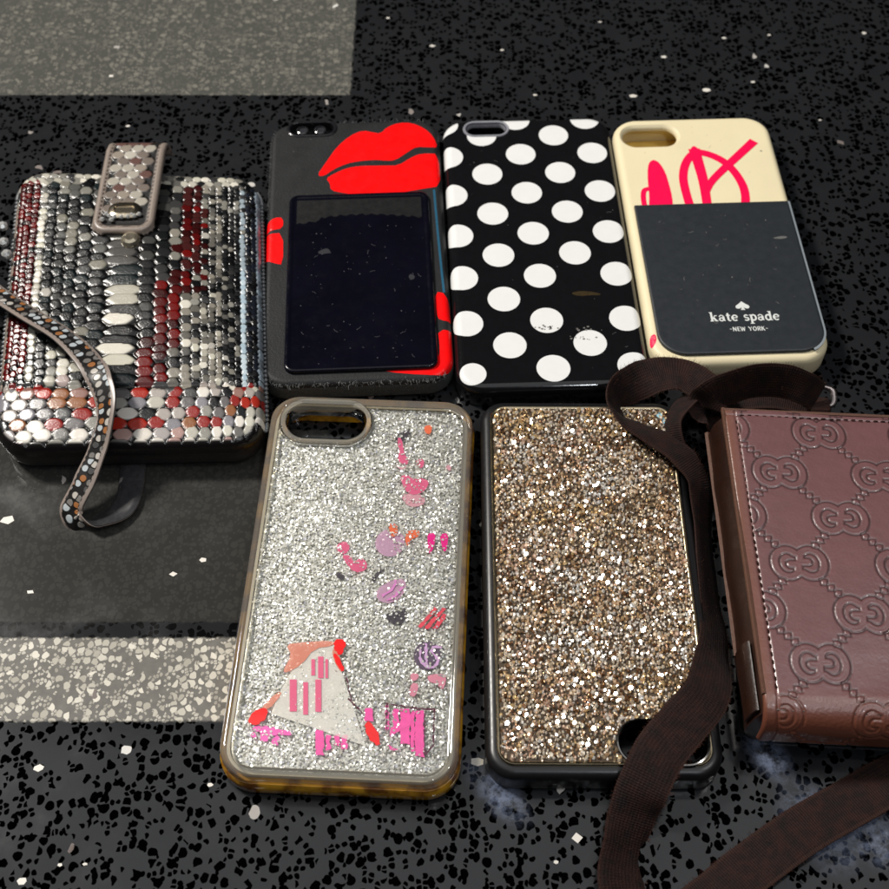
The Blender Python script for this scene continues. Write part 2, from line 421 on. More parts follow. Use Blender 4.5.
def snake_color(u, v):
    pick = lambda *c: c[rng.integers(len(c))]
    dk = pick((.02, .022, .024), (.04, .04, .042), (.012, .012, .014))
    r = rng.random() + .22 * (math.sin(u * 11 + v * 5) + math.sin(v * 13 - u * 7))
    pick = lambda *c: c[rng.integers(len(c))]
    cream = pick((.62, .60, .52), (.72, .69, .62), (.50, .48, .42)); grey = pick((.17, .165, .155), (.085, .085, .085), (.30, .29, .26))
    if r > .80 and v > .19: grey = pick((.04, .04, .042), (.07, .07, .07))
    elif r < .10: grey = pick((.5, .48, .44), (.36, .35, .32))
    red = pick((.14, .008, .008), (.22, .012, .010), (.08, .008, .008)); teal = pick((.016, .026, .029), (.028, .042, .045))
    if v < .06: return pick(cream, (.7, .66, .6), (.45, .30, .27), (.40, .37, .36), grey)
    if v < .19:
        return pick(cream, (.74, .70, .64), (.34, .20, .17), (.40, .035, .02), (.30, .13, .06), grey, dk, (.26, .25, .27), (.42, .38, .35), (.30, .03, .025), (.16, .15, .15))
    if v > .945: return pick(cream, grey, grey, (.56, .54, .48), dk)
    if u > .975: return pick((.45, .52, .58), (.32, .36, .40))
    if u > .945: return pick((.03, .035, .05), dk)
    if u > .91: return pick((.5, .6, .66), (.62, .70, .74)) if v < .6 else pick(grey, (.4, .46, .5))
    if u > .85: return pick(dk, dk, grey)
    if u < .02: return pick((.4, .34, .30), grey)
    if u < .115: return red if r < .9 else dk
    if u < .155: return pick(cream, cream, grey) if v > .3 else pick(cream, grey)
    if u < .20: return pick(dk, dk, grey, teal)
    c = .60 + .04 * math.sin(v * 9)
    if .2 < v < .56 and abs(u - (.575 + .10 * (v - .2) / .36)) < .055: return red
    if v > .5 and .67 < u < .78: return pick(red, (.06, .008, .008), (.10, .03, .028)) if r < .7 else pick(dk, grey)
    if .38 < u < .54:
        if v < .60: return pick(teal, dk) if r < .78 else pick(cream, grey)
        return pick((.22, .20, .17), (.32, .29, .25), grey, (.13, .125, .12))
    if u < .38 and .30 < v < .66 and r < .62: return pick(dk, teal, (.06, .06, .058))
    if u < .38: return pick(grey, dk, (.15, .15, .14), (.28, .27, .23), teal, grey) if v > .3 else pick(cream, grey, grey, (.5, .42, .40))
    if u < .62: return pick(grey, dk, dk, (.10, .10, .095))
    return pick(grey, (.34, .32, .28), cream if v < .5 else grey, (.2, .19, .17), dk)

SN = [(18, 170), (259, 176), (265, 446), (-9, 452)]
c, W_, H_, th = fit_rect(SN, 12.5)
pouch = empty('snakeskin_pouch', c, th, 'black, red and cream snakeskin pouch with a snap flap and looped wrist strap', 'pouch')
qs = [loc(pouch, px(u, v, 12.5))[:2] for u, v in SN]
def snwarp(x, y):
    a = x / W_ + .5; b = y / H_ + .5
    p = qs[3] * (1 - a) * (1 - b) + qs[2] * a * (1 - b) + qs[1] * a * b + qs[0] * (1 - a) * b
    return p[0], p[1]
SNR, SNB, SNT = 12, 4.0, 13
step = .33
xs = np.arange(-W_ / 2 - .01, W_ / 2 + step, step); ys = np.arange(-H_ / 2 - .01, H_ / 2 + step, step)
X, Y = np.meshgrid(xs, ys)
cols = np.array([2.0, 2.6, 2.6, 2.8, 3.2, 4.0, 4.2, 4.6, 5.2, 6.2, 12.5, 6.0, 5.2, 4.6, 3.9, 3.3, 3.0, 2.6, 2.4, 2.3, 2.2, 2.2, 2.1, 2.0, 1.9, 1.8])
cols = cols * W_ / cols.sum()
sites = snake_sites(W_, H_, cols, None, lambda cw: 3.0 + .12 * cw if cw > 8 else np.clip(cw * .95, 2.3, 4.0))
yb = -H_ / 2 + .175 * H_
sites = [s_ for s_ in sites if s_[1] > yb and s_[1] < H_ / 2 - .05 * H_]
row = 0; y = -H_ / 2 + 1.2                         # band of pebble scales along the lower edge, small ones along the top
while y < yb:
    ph = 4.4; x = -W_ / 2 - (2.6 if row % 2 else 0)
    while x < W_ / 2 + 2:
        cw = np.interp(x, [-W_ / 2, -.1 * W_, .2 * W_, W_ / 2], [5.2, 7.4, 4.4, 3.0]) * rng.uniform(.9, 1.12)
        sites.append((x + cw / 2, y + rng.normal(0, .25), cw * .56, ph * .62, ph)); x += cw
    y += ph * .92; row += 1
y = H_ / 2 - .05 * H_; row = 0
while y < H_ / 2 + 2:
    x = -W_ / 2 - (1.5 if row % 2 else 0)
    while x < W_ / 2 + 2: sites.append((x, y, 1.9, 1.75, 3)); x += 3.1
    y += 2.7; row += 1
colors = [snake_color(s_[0] / W_ + .5, s_[1] / H_ + .5) for s_ in sites]
Hs, Tn = scale_field(X, Y, sites, colors)
ax = np.abs(X) - (W_ / 2 - SNR); ay = np.abs(Y) - (H_ / 2 - SNR)
corner = (ax > 0) & (ay > 0); ln = np.hypot(np.maximum(ax, 1e-6), np.maximum(ay, 1e-6))
sd = np.where(corner, ln - SNR, np.maximum(ax - SNR, ay - SNR))
nx = np.where(corner, np.sign(X) * ax / ln, np.where(ax > ay, np.sign(X), 0)); ny = np.where(corner, np.sign(Y) * ay / ln, np.where(ax > ay, 0, np.sign(Y)))
out = np.maximum(sd, 0); Xc, Yc = X - nx * out, Y - ny * out
s_ = np.clip(sd + SNB, 0, SNB); drop = SNB - np.sqrt(np.maximum(SNB ** 2 - s_ ** 2, 0))
pill = 2.2 * (1 - np.clip((2 * X / W_) ** 2, 0, 1)) * (1 - np.clip((2 * Y / H_) ** 2, 0, 1)) + .5 * np.sin(X * .09 + Y * .05)
seam = -.5 * np.exp(-((Y - (-H_ / 2 + .19 * H_)) / .9) ** 2)
Zz = SNT - drop + pill * np.clip(-sd / 12, 0, 1) + .62 * Hs * np.clip((-sd + .3) / 1.5, 0, 1) + seam
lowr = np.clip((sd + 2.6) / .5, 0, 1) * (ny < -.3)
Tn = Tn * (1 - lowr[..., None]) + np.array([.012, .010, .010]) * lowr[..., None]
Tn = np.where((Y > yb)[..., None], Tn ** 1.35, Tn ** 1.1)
a = Xc / W_ + .5; b = Yc / H_ + .5
Xq, Yq = [qs[3][i] * (1 - a) * (1 - b) + qs[2][i] * a * (1 - b) + qs[1][i] * a * b + qs[0][i] * (1 - a) * b for i in (0, 1)]
scale_m = tint_mat('snake scales', .22, 0, .55, .0, (2.2, .07))
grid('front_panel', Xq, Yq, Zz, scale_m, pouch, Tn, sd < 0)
dark_leather = basic('dark leather', (.018, .015, .014), .5, bump=.15, bs=1.2)
loft(W_, H_, SNR, [(6, .3), (2.4, .8), (1.0, 2.5), (.6, 4.5), (.5, 7), (.9, SNT - SNB + .4), (1.2, SNT - SNB + .6)], 10, warp=snwarp).build('body', dark_leather, pouch)
# ridge of tiny scales along the gusset seam
pm = MB()
ol = outline(W_ + .6, H_ + .6, SNR, 22)
pts = []
for i in range(len(ol)):
    p, q = np.array(ol[i]), np.array(ol[(i + 1) % len(ol)]); n_ = max(1, int(np.linalg.norm(q - p) / 1.9))
    pts += [p + (q - p) * j / n_ for j in range(n_)]
for p in pts:
    if abs(p[0]) < W_ / 2 - 1.5 or p[1] < -H_ / 2 + 9: continue
    x, y = snwarp(*p); z = SNT - SNB - .4
    pm.add([(x + .95 * math.cos(k * 1.0472), y + .95 * math.sin(k * 1.0472), z + (.3 if k % 2 else -.3)) for k in range(6)] + [(x, y, z + .9), (x, y, z - .9)],
           [(k, (k + 1) % 6, 6) for k in range(6)] + [((k + 1) % 6, k, 7) for k in range(6)])
pm.build('piping', basic('piping', (.20, .21, .22), .3, spec=.7, var=.7, vs=.35), pouch, 180)['kind'] = 'stuff'

def snake_strap_mat():
    k = M('snake strap'); uv = k.n('ShaderNodeUVMap', uv_map='strap'); sp = k.n('ShaderNodeSeparateXYZ'); k.l(uv.outputs[0], sp.inputs[0])
    u, v = sp.outputs[0], sp.outputs[1]; av = k.math('ABSOLUTE', v)
    cb = k.n('ShaderNodeCombineXYZ'); k.l(k.math('MULTIPLY', u, .36), cb.inputs[0]); k.l(k.math('MULTIPLY', v, 1.25), cb.inputs[1])
    vo = k.n('ShaderNodeTexVoronoi', voronoi_dimensions='2D'); vo.inputs['Scale'].default_value = 1; vo.inputs['Randomness'].default_value = .55; k.l(cb.outputs[0], vo.inputs['Vector'])
    ed = k.n('ShaderNodeTexVoronoi', voronoi_dimensions='2D', feature='DISTANCE_TO_EDGE'); ed.inputs['Scale'].default_value = 1; ed.inputs['Randomness'].default_value = .55; k.l(cb.outputs[0], ed.inputs['Vector'])
    cs = k.n('ShaderNodeSeparateColor'); k.l(vo.outputs['Color'], cs.inputs[0])
    rp = k.n('ShaderNodeValToRGB'); k.l(cs.outputs[0], rp.inputs[0]); rp.color_ramp.interpolation = 'CONSTANT'
    e = rp.color_ramp.elements; e[0].position = 0; e[0].color = (.42, .46, .48, 1); e[1].position = .35; e[1].color = (.06, .06, .06, 1)
    for p, c_ in ((.5, (.30, .12, .04, 1)), (.68, (.45, .42, .38, 1)), (.85, (.16, .15, .14, 1))):
        x = e.new(p); x.color = c_
    g = k.math('MULTIPLY', k.math('SUBTRACT', 1.0, k.step(vo.outputs['Distance'], .34, .46)), k.step(ed.outputs['Distance'], .03, .09))
    inner = k.mix(g, (.01, .009, .009), rp.outputs[0])
    edge = k.step(av, .66, .70)
    dash = k.step(k.math('SINE', k.math('MULTIPLY', u, 3.0)), -.2, .2)
    ec = k.mix(k.math('MULTIPLY', k.math('SUBTRACT', 1.0, k.step(av, .70, .80)), dash), (.25, .205, .18), (.015, .012, .012))
    back = k.math('GREATER_THAN', v, 5.0)
    k.l(k.mix(back, k.mix(edge, inner, ec), k.mix(k.noise(.8, 4), (.008, .008, .009), (.05, .05, .055))), k.b.inputs['Base Color']); k.b.inputs['Roughness'].default_value = .35
    k.bump(k.math('ADD', k.math('MULTIPLY', g, k.math('SUBTRACT', 1.0, edge)), k.math('MULTIPLY', edge, .9)), .5, .9)
    return k.m
strap_m = snake_strap_mat()
P = lambda L: [lpx(pouch, u, v, z - (5 if z > 15 else 2 if z > 8 else 0)) for u, v, z in L]
make_ribbon(pouch, 'wrist_strap', P([(-40, 262, 20), (-8, 290, 23), (28, 314, 25), (62, 335, 26), (88, 360, 27), (103, 388, 27), (106, 415, 25), (98, 448, 20), (84, 482, 12), (72, 508, 5), (76, 522, 2.2), (100, 521, 1.5), (124, 507, 1.4), (132, 480, 1.2), (133, 455, 1.2)]),
            [8, 8, 8.5, 8.5, 8.5, 8.5, 8.5, 8.5, 8.5, 8.5, 8.5, 8, 8, 8, 8], 1.5, strap_m, [20, 22, 25, 25, 15, -30, -38, -25, -12, -10, -60, -150, -175, -180, -180], 12, dark_back=1)
# flap strap that comes over the top edge and snaps onto the front
fx0, fx1 = lpx(pouch, 136, 150, 19), lpx(pouch, 122, 222, 19)
dirv = (fx1 - fx0)[:2]; flen = np.linalg.norm(dirv); dirv /= flen; sidev = np.array([-dirv[1], dirv[0]])
FW = 23.0
def flap_pt(a, b):                                   # a along the strap (mm from the fold), b across
    if a < 0:
        t = min(-a / 9, 1.0) * 1.75; return (fx0[:2] - dirv * (8 * math.sin(t))) + sidev * b, 19 - 7 * (1 - math.cos(t))
    return fx0[:2] + dirv * a + sidev * b, 19.5 - .04 * a
A_, B_ = np.meshgrid(np.arange(-9.5, flen + 4.01, .3), np.arange(-FW / 2, FW / 2 + .01, .3), indexing='ij')
fs = []; a_ = -10; rowi = 0
while a_ < flen - 6:
    for bb in np.arange(-6 + (2.3 if rowi % 2 else 0), 7, 4.6): fs.append((bb, a_, 2.75, 2.5, 3))
    a_ += 3.4; rowi += 1
pc = [(.36, .33, .28), (.26, .22, .18), (.16, .13, .11), (.44, .41, .35), (.11, .055, .045)]
Hf, Tf = scale_field(B_, A_, fs, [pc[rng.integers(5)] if s_[1] > 0 else (.12, .06, .05) for s_ in fs])
# rounded free end with a raised taupe border
rc = 6.0; qa = A_ - (flen + 4 - rc); qb = np.abs(B_) - (FW / 2 - rc)
ds = np.where((qa > 0) & (qb > 0), np.hypot(np.maximum(qa, 0), np.maximum(qb, 0)) - rc, np.maximum(qb - rc, np.where(qa > 0, qa - rc, -99)))
border = np.clip((ds + 3.4) / .5, 0, 1)
taupe = np.array([.24, .195, .165]) * (1 + .18 * rng.standard_normal(A_.shape)[..., None].clip(-1, 1) * .5)
st = (np.abs(ds + 2.6) < .3) & (np.sin(A_ * 3.2 + B_ * 1.1) > 0)
Tf = Tf * (1 - border[..., None]) + taupe * border[..., None]; Tf[st] = (.05, .04, .035)
Zf = np.zeros_like(A_); Xf = np.zeros_like(A_); Yf = np.zeros_like(A_)
for i in range(A_.shape[0]):
    for j in range(A_.shape[1]):
        p, z = flap_pt(A_[i, j], B_[i, j]); Xf[i, j], Yf[i, j] = p; Zf[i, j] = z
Zf += .6 * Hf * (1 - border) + .55 * np.exp(-((ds + 1.7) / 1.1) ** 2) - 1.3 * np.clip((ds + .9) / .9, 0, 1) ** 2
flap = grid('flap', Xf[::-1], Yf[::-1], Zf[::-1], tint_mat('flap scales', .36, 0, .5, .1, (2.5, .06)), pouch, Tf[::-1], (ds < .05)[::-1])
md = flap.modifiers.new('thick', 'SOLIDIFY'); md.thickness = 1.8 * S; md.offset = -1
# snap under the flap end: brass plate and a round crystal stud
gold_m = basic('worn brass', (.62, .54, .42), .22, 1, var=.25, vs=.6)
p, z = flap_pt(flen - 6, 0)
ang = math.atan2(sidev[1], sidev[0])
def rot2(pts, a, ox, oy): return [(ox + x * math.cos(a) - y * math.sin(a), oy + x * math.sin(a) + y * math.cos(a), z_) for x, y, z_ in pts]
mb = loft(11.5, 8.0, 3.5, [(0, z + .2), (0, z + .9), (.5, z + 1.3), (2.0, z + 1.5), (2.3, z + .9), (3, z + .9)], 8); mb.v = rot2(mb.v, ang, p[0], p[1])
plate = mb.build('snap_plate', gold_m, flap)
st_m = basic('crystal', (.8, .8, .78), .12, .6, var=.2, vs=.8)
mb = MB(); sites_ = [(-5.0, -5.2), (-3.0, -5.9), (-.6, -6.2), (1.8, -6.0), (4.0, -5.4), (-6.2, -3.6), (5.6, -3.8), (3.0, -4.4), (-7.4, -8.4), (-4.0, -8.8)]
for bx, by in sites_:
    q = rot2([(bx, by, 0)], ang + math.pi * (1 if sidev[0] * math.cos(ang) < 0 else 0), p[0], p[1])[0]
    cx, cy = p[0] + sidev[0] * bx - dirv[0] * by * .55, p[1] + sidev[1] * bx - dirv[1] * by * .55
    r_ = .95; mb.rings([[(cx + r_ * k * math.cos(i * .7854), cy + r_ * k * math.sin(i * .7854), z + .6 + zz) for i in range(8)] for k, zz in ((1, 0), (.95, .5), (.5, .95))])
mb.build('crystals', st_m, flap, 20)
q, zq = flap_pt(flen + 6.5, 3.5)
mb = MB(); rr = 3.5
mb.rings([[(q[0] + rr * k * math.cos(i * math.pi / 8), q[1] + rr * k * math.sin(i * math.pi / 8), 15.3 + zz) for i in range(16)] for k, zz in ((1, 0), (1.03, .8), (1.0, 1.6), (.82, 2.5), (.5, 3.1), (.45, 3.1))])
mb.build('snap_stud', basic('snap stud', (.62, .55, .42), .16, .85, var=.6, vs=.35), pouch, 15)
# metal end of the strap showing past the left edge
mb = MB()
for u, v in ((3, 222), (4, 238), (7, 250)):
    q = lpx(pouch, u - 2, v, 15); mb.rings([[(q[0] + 1.9 * k * math.cos(i * .7854), q[1] + 1.9 * k * math.sin(i * .7854), 12 + zz) for i in range(8)] for k, zz in ((.9, 0), (1, 1.5), (.5, 2.4))])
mb.build('side_studs', st_m, pouch, 20)

# ------------------------------------------------------------------ black case with red lips
LC = [(269, 122), (435, 119), (457, 379), (262, 385)]
T_ = 9.0
c, w_, h_, th = fit_rect(LC, T_)
lips = empty('phone_case', c, th, 'black phone case with red lip prints and a card sleeve', 'phone case', GROUP)
RC, RB = 9.5, 2.2
case_m = basic('black saffiano', (.014, .0145, .0155), .55, var=.5, vs=.12, bump=.12, bs=1.6, spec=.3)
sh = loft(w_, h_, RC, prof(T_, RB, .2), 10).build('shell', case_m, lips)
cam0 = lpx(lips, 312, 129, T_); cw = abs(lpx(lips, 334, 129, T_)[0] - lpx(lips, 290, 129, T_)[0])
cut(sh, [cutter(lips, w_ - 4, h_ - 4, RC - 2, [(0, -1), (0, T_ - 1.8)]), cutter(lips, cw, 7.0, 3.4, [(0, T_ - 4), (0, T_ + 2)], cam0[0], cam0[1])])
rim = basic('black gloss', (.012, .012, .014), .18, var=.2)
mb = loft(cw + 2.4, 9.2, 4.6, [(1.3, T_ - 1.9), (0, T_ - .5), (0, T_ + .35), (.4, T_ + .6), (.9, T_ + .6), (1.25, T_ + .3), (1.3, T_ - 1.9)], 10, cam0[0], cam0[1], cap0=False, cap1=False)
ring = mb.build('camera_ring', rim, lips)
mb = MB()
for dx in (-.22, .18):
    mb.rings([[(cam0[0] + dx * cw + k * math.cos(i * .5236), cam0[1] + k * math.sin(i * .5236), T_ - 1.5 + zz) for i in range(12)] for k, zz in ((2.3, 0), (2.3, 1.0), (1.9, 1.2), (1.7, .6))])
mb.build('lens_cover', basic('smoked lens', (.03, .03, .034), .1, spec=.8), ring, 30)
# worn bumper edge with frayed threads
wear = basic('worn bumper', (.04, .043, .044), .7, var=.5, vs=.5, bump=.4, bs=2.5)
mb = loft(w_ + .7, h_ + .7, RC + .35, [(.6, 1.0), (0, 1.6), (0, T_ - 3.2), (.3, T_ - 2.3), (.6, T_ - 2.1)], 10, cap0=False, cap1=False)
bump_o = mb.build('bumper', wear, lips)
mb = MB()
def hairs(mb, x, y, z, nx_, ny_, ln_, r_=.09):
    p0 = np.array([x, y, z]); d = np.array([nx_, ny_, .35]) + rng.normal(0, .5, 3); d /= np.linalg.norm(d)
    p1 = p0 + d * ln_ * .5 + rng.normal(0, .15, 3); p2 = p1 + d * ln_ * .5 + rng.normal(0, .35, 3)
    mb.rings([[(q[0] + r_ * kk * math.cos(i * 2.094), q[1] + r_ * kk * math.sin(i * 2.094), q[2] + (r_ * kk if i == 0 else 0)) for i in range(3)] for q, kk in ((p0, 1), (p1, .8), (p2, .4))])
for i in range(520):
    e = rng.random()
    if e < .6: x, y, n_ = rng.uniform(-.5, .5) * w_, -h_ / 2 + .8, (0, -1)
    elif e < .72: x, y, n_ = -w_ / 2 + .8, rng.uniform(-.5, -.15) * h_, (-1, 0)
    elif e < .86: x, y, n_ = -w_ / 2 + .8, rng.uniform(.1, .47) * h_, (-1, 0)
    else: x, y, n_ = rng.uniform(-.3, .48) * w_, h_ / 2 - .9, (0, 1)
    d_, nn = sdf(x, y, w_, h_, RC)
    if d_ > -.4: x -= nn[0] * (d_ + .7); y -= nn[1] * (d_ + .7)
    hairs(mb, x, y, T_ - rng.uniform(.5, 1.8), n_[0], n_[1], rng.uniform(.6, 1.8))
ft = mb.build('frayed_threads', basic('grey thread', (.13, .135, .135), .8, var=.5, vs=.4), bump_o, None); ft['kind'] = 'stuff'
fw = wrapper(w_, h_, RC, T_, RB)
red_m = basic('red print', (.92, .003, .004), .33, var=.05, vs=.08, spec=.35)
Zl = lambda pts: smooth_poly(zoomed(lips, T_, 255, 105, .3262, pts), 1)
upper = [(190, 217), (215, 180), (250, 130), (290, 95), (330, 78), (365, 85), (385, 88), (405, 68), (440, 55), (480, 55), (520, 72), (545, 95), (562, 130), (530, 130), (495, 128), (470, 143), (430, 170), (400, 171), (370, 168), (320, 172), (280, 180), (240, 198), (212, 218)]
lower = [(218, 226), (240, 212), (280, 194), (320, 187), (400, 186), (440, 186), (480, 160), (510, 149), (565, 150), (572, 248), (510, 258), (440, 270), (380, 283), (330, 278), (270, 270), (232, 262), (230, 240)]
decal('lip_print', [Zl(upper), Zl(lower)], fw, red_m, lips)
decal('lip_print', [Zl([(14, 386), (34, 362), (62, 345), (86, 346), (86, 378), (50, 384), (30, 394)]), Zl([(14, 402), (40, 396), (86, 392), (86, 490), (60, 486), (14, 470)])], fw, red_m, lips)
decal('lip_print', [Zl([(552, 572), (584, 578), (612, 632), (616, 662), (566, 661), (556, 640)]), Zl([(560, 690), (622, 690), (628, 790), (590, 826), (520, 828), (400, 818), (395, 808), (470, 806), (540, 798), (566, 770), (566, 730)])], fw, red_m, lips)
# card sleeve
k0, k1, k2, k3 = [lpx(lips, u, v, T_ + 1.6)[:2] for u, v in ((285, 195), (427, 190), (440, 366), (288, 372))]
sw = (k1[0] - k0[0] + k2[0] - k3[0]) / 2; shh = (k0[1] + k1[1] - k2[1] - k3[1]) / 2; scx = (k0[0] + k1[0] + k2[0] + k3[0]) / 4; scy = (k0[1] + k1[1] + k2[1] + k3[1]) / 4
sleeve = loft(sw, shh, 3.6, [(0, T_ - .3), (0, T_ + .9), (.25, T_ + 1.35), (.7, T_ + 1.6), (1.6, T_ + 1.6), (2.0, T_ + 1.35), (2.4, T_ + 1.35)], 8, scx, scy).build('card_sleeve', basic('sleeve black', (.003, .003, .007), .16, spec=.35, var=.4, vs=.07, rvar=.2), lips)
# greyer strip with a wavy lower edge across the top of the sleeve
cy0 = scy + shh / 2
wav = [(scx - sw / 2 + 3 + i * (sw - 6) / 40, cy0 - 14 + 2.6 * math.sin(i / 40 * math.pi) + .5 * math.sin(i * 1.9) - (1.5 if i < 8 else 0)) for i in range(41)]
decal('wavy_strip', [[(scx - sw / 2 + 3, cy0 - 3.2)] + wav + [(scx + sw / 2 - 3, cy0 - 3.2)]], lambda x, y, o: (x, y, T_ + 1.36 + o), basic('grey strip', (.0062, .0062, .0068), .40, var=.3, vs=.2), sleeve, .05, flat=True)
sm_ = basic('smudge', (.016, .016, .021), .5, var=.3)
for x, y, r1, r2 in ((215, 458, 2.6, 1.5), (480, 535, 1.2, 1.6)):
    q = zoomed(lips, T_, 255, 105, .3262, [(x, y)])[0]
    decal('smudge', [smooth_poly([(q[0] + r1 * rng.uniform(.6, 1.2) * math.cos(i * .6283), q[1] + r2 * rng.uniform(.6, 1.2) * math.sin(i * .6283)) for i in range(10)])], lambda x, y, o: (x, y, T_ + 1.36 + o), sm_, sleeve, .04, flat=True)
DUST_LIPS = (sleeve, scx - sw / 2 + 3, scx + sw / 2 - 3, scy - shh / 2 + 3, scy + shh / 2 - 16, T_ + 1.39); DUST_SHELL = (lips, -w_ / 2 + 4, w_ / 2 - 4, scy + shh / 2 + 1, h_ / 2 - 4, T_ + .03)
make_ribbon(lips, 'edge_reflection', [lpx(lips, u, v, T_ - .2) for u, v in ((434, 190), (438, 235), (442, 275), (444, 293))], 1.0, .5, basic('blue reflection', (.02, .10, .17), .3), 0, 4)  # bluish reflection along the edge, modelled as a coloured strip

# ------------------------------------------------------------------ black case with white dots
PC = [(437, 118), (607, 117), (655, 386), (463, 390)]
T_ = 9.5
c, w_, h_, th = fit_rect(PC, T_)
polka = empty('phone_case', c, th, 'glossy black phone case covered in white polka dots', 'phone case', GROUP)
RC, RB = 9.0, 3.2
gl = basic('gloss black', (.006, .006, .007), .12, var=.2, coat=.3, rvar=.08)
sh = loft(w_, h_, RC, prof(T_, RB, .2), 10).build('shell', gl, polka)
cam0 = lpx(polka, 486, 129, T_)
cut(sh, [cutter(polka, w_ - 4, h_ - 4, RC - 2, [(0, -1), (0, T_ - 1.8)]), cutter(polka, 15.6, 6.6, 3.2, [(0, T_ - 5), (0, T_ + 2)], cam0[0], cam0[1])])
loft(18.6, 9.6, 4.8, [(1.7, T_ - 2), (1.6, T_ - .5), (1.1, T_ + .25), (.4, T_ + .35), (0, T_ - .2)], 10, cam0[0], cam0[1], cap0=False, cap1=False).build('camera_ring', basic('grey ring', (.36, .36, .40), .25, var=.15, metal=.3), polka)
dots = [(366, 90), (269, 146), (481, 142), (170, 205), (386, 200), (504, 255), (287, 260), (186, 322), (407, 316), (529, 375), (306, 380), (203, 445), (430, 438), (553, 500), (326, 506), (219, 575), (580, 632), (346, 638), (475, 705), (237, 712), (366, 780), (606, 772), (153, 92), (252, 45), (458, 42),
        (54, 155), (66, 268), (82, 388), (95, 513), (109, 648), (123, 797), (40, 60)]
polys = []
for x, y in dots:
    q = lpx(polka, 430 + x * .3372, 105 + y * .3375, T_)
    r0 = 5.75
    if (x, y) == (123, 797): q = lpx(polka, 430 + 127 * .3372, 105 + 797 * .3375, T_); r0 = 4.6
    polys.append(circle(q[0], q[1], r0, n=40))
dm = basic('white print', (.80, .80, .79), .22, var=.04, coat=.25)
dots_o = decal('polka_dots', polys, wrapper(w_, h_, RC, T_, RB), dm, polka, .05, .55, hole=lambda p: sdf(p.x - cam0[0], p.y - cam0[1], 18.0, 9.0, 4.5)[0] < 0)
for x, y, n_ in ((350, 660, 16), (447, 690, 10), (476, 664, 8)):
    wr = []
    for i in range(n_):
        q = lpx(polka, 430 + (x + rng.normal(0, 20)) * .3372, 105 + (y + rng.normal(0, 4)) * .3375, T_); r = rng.uniform(.2, .55)
        wr.append([(q[0] + a_ * r, q[1] + b_ * r) for a_, b_ in ((1, 0), (.4, .8), (-.7, .5), (-.9, -.3), (.2, -.8))])
    decal('wear_mark', wr, lambda x, y, o: (x, y, T_ + o), basic('scuff', (.16, .15, .14), .7), polka, .09, flat=True)['kind'] = 'stuff'
q = lpx(polka, 587, 294, T_)
decal('smear', [smooth_poly([(q[0] + a_, q[1] + b_) for a_, b_ in ((-6, .5), (-3, 1.5), (1, 1.2), (4.5, .2), (5, -.8), (1, -.6), (-3, -1))])], lambda x, y, o: (x, y, T_ + o), basic('brown smear', (.035, .022, .006), .4, var=.6, vs=.6), polka, .05, flat=True)

DUST_POLKA = (polka, -w_ / 2 + 4, w_ / 2 - 4, -h_ / 2 + 5, h_ / 2 - 12, T_ + .03)
# ------------------------------------------------------------------ cream case with card pocket
CC = [(609, 117), (765, 117), (836, 357), (655, 366)]
T_ = 10.5
c, w_, h_, th = fit_rect(CC, T_)
cream = empty('phone_case', c, th, 'cream phone case with pink scrawl and a black card pocket', 'phone case', GROUP)
RC, RB = 10.0, 2.6
cm = basic('cream rubber', (.80, .70, .46), .48, var=.06, vs=.06, spec=.4)
sh = loft(w_, h_, RC, prof(T_, RB, .2, 1.6), 12).build('shell', cm, cream)
cam0 = lpx(cream, 600 + 153 * .3262, 100 + 110 * .3262, T_); cw = lpx(cream, 600 + 236 * .3262, 135, T_)[0] - lpx(cream, 600 + 69 * .3262, 135, T_)[0]
cut(sh, [cutter(cream, w_ - 4.4, h_ - 4.4, RC - 2.2, [(0, -1), (0, T_ - 2.2)]),
         cutter(cream, cw + 3, 10.6 + 3, 6.8, [(1.5, T_ - 6), (1.5, T_ - 1.2), (1.1, T_ - .6), (0, T_ + .2), (0, T_ + 2)], cam0[0], cam0[1], 12)])
# (the port slot is cut straight through the lower wall)
sl = loft(w_ * .62, 3.4, 1.65, [(0, -4), (0, 4)], 8); sl.v = [(x + w_ * .02, -h_ / 2 + z_, T_ * .52 + y_) for x, y_, z_ in sl.v]
cut(sh, [sl.build('cutter', None, cream)])
loft(w_ - 4.6, h_ - 4.6, RC - 2.3, [(0, .3), (0, .7)], 8).build('lining', basic('aged lining', (.78, .52, .12), .5, var=.2), cream)
fw = wrapper(w_, h_, RC, T_, RB)
pk = basic('pink print', (.90, .0015, .075), .4, var=.04)
Zc = lambda pts, it=1: smooth_poly(zoomed(cream, T_, 600, 100, .3262, pts), it)
zc = lambda pts: zoomed(cream, T_, 600, 100, .3262, pts)
mm = 3.0                                               # zoomed units to mm are about 0.11
scr = [Zc([(146, 205), (153, 188), (166, 183), (182, 192), (200, 220), (213, 262), (222, 300), (224, 332), (150, 332), (151, 290), (146, 250)]),
       stroke(zc([(150, 272), (134, 276), (132, 300), (138, 332)]), 2.0),
       stroke(zc([(277, 330), (262, 280), (253, 235), (262, 190), (290, 158), (335, 166), (385, 190), (424, 234), (446, 280), (446, 330)]), 3.3),
       stroke(zc([(288, 150), (302, 195), (318, 250), (330, 332)]), (4.6, 3.3)),
       stroke(zc([(472, 126), (430, 165), (385, 206), (340, 250), (326, 280)]), (3.8, 2.7)),
       Zc([(272, 160), (284, 140), (298, 146), (314, 165), (300, 180), (280, 178)])]
for i, p in enumerate(scr): pass
scrib = MB()
decals = [decal('scrawl_print', [p], fw, pk, cream, .05 + .012 * i) for i, p in enumerate(scr)]
bmj = bmesh.new()
for d in decals: bmj.from_mesh(d.data)
for d in decals[1:]: bpy.data.objects.remove(d)
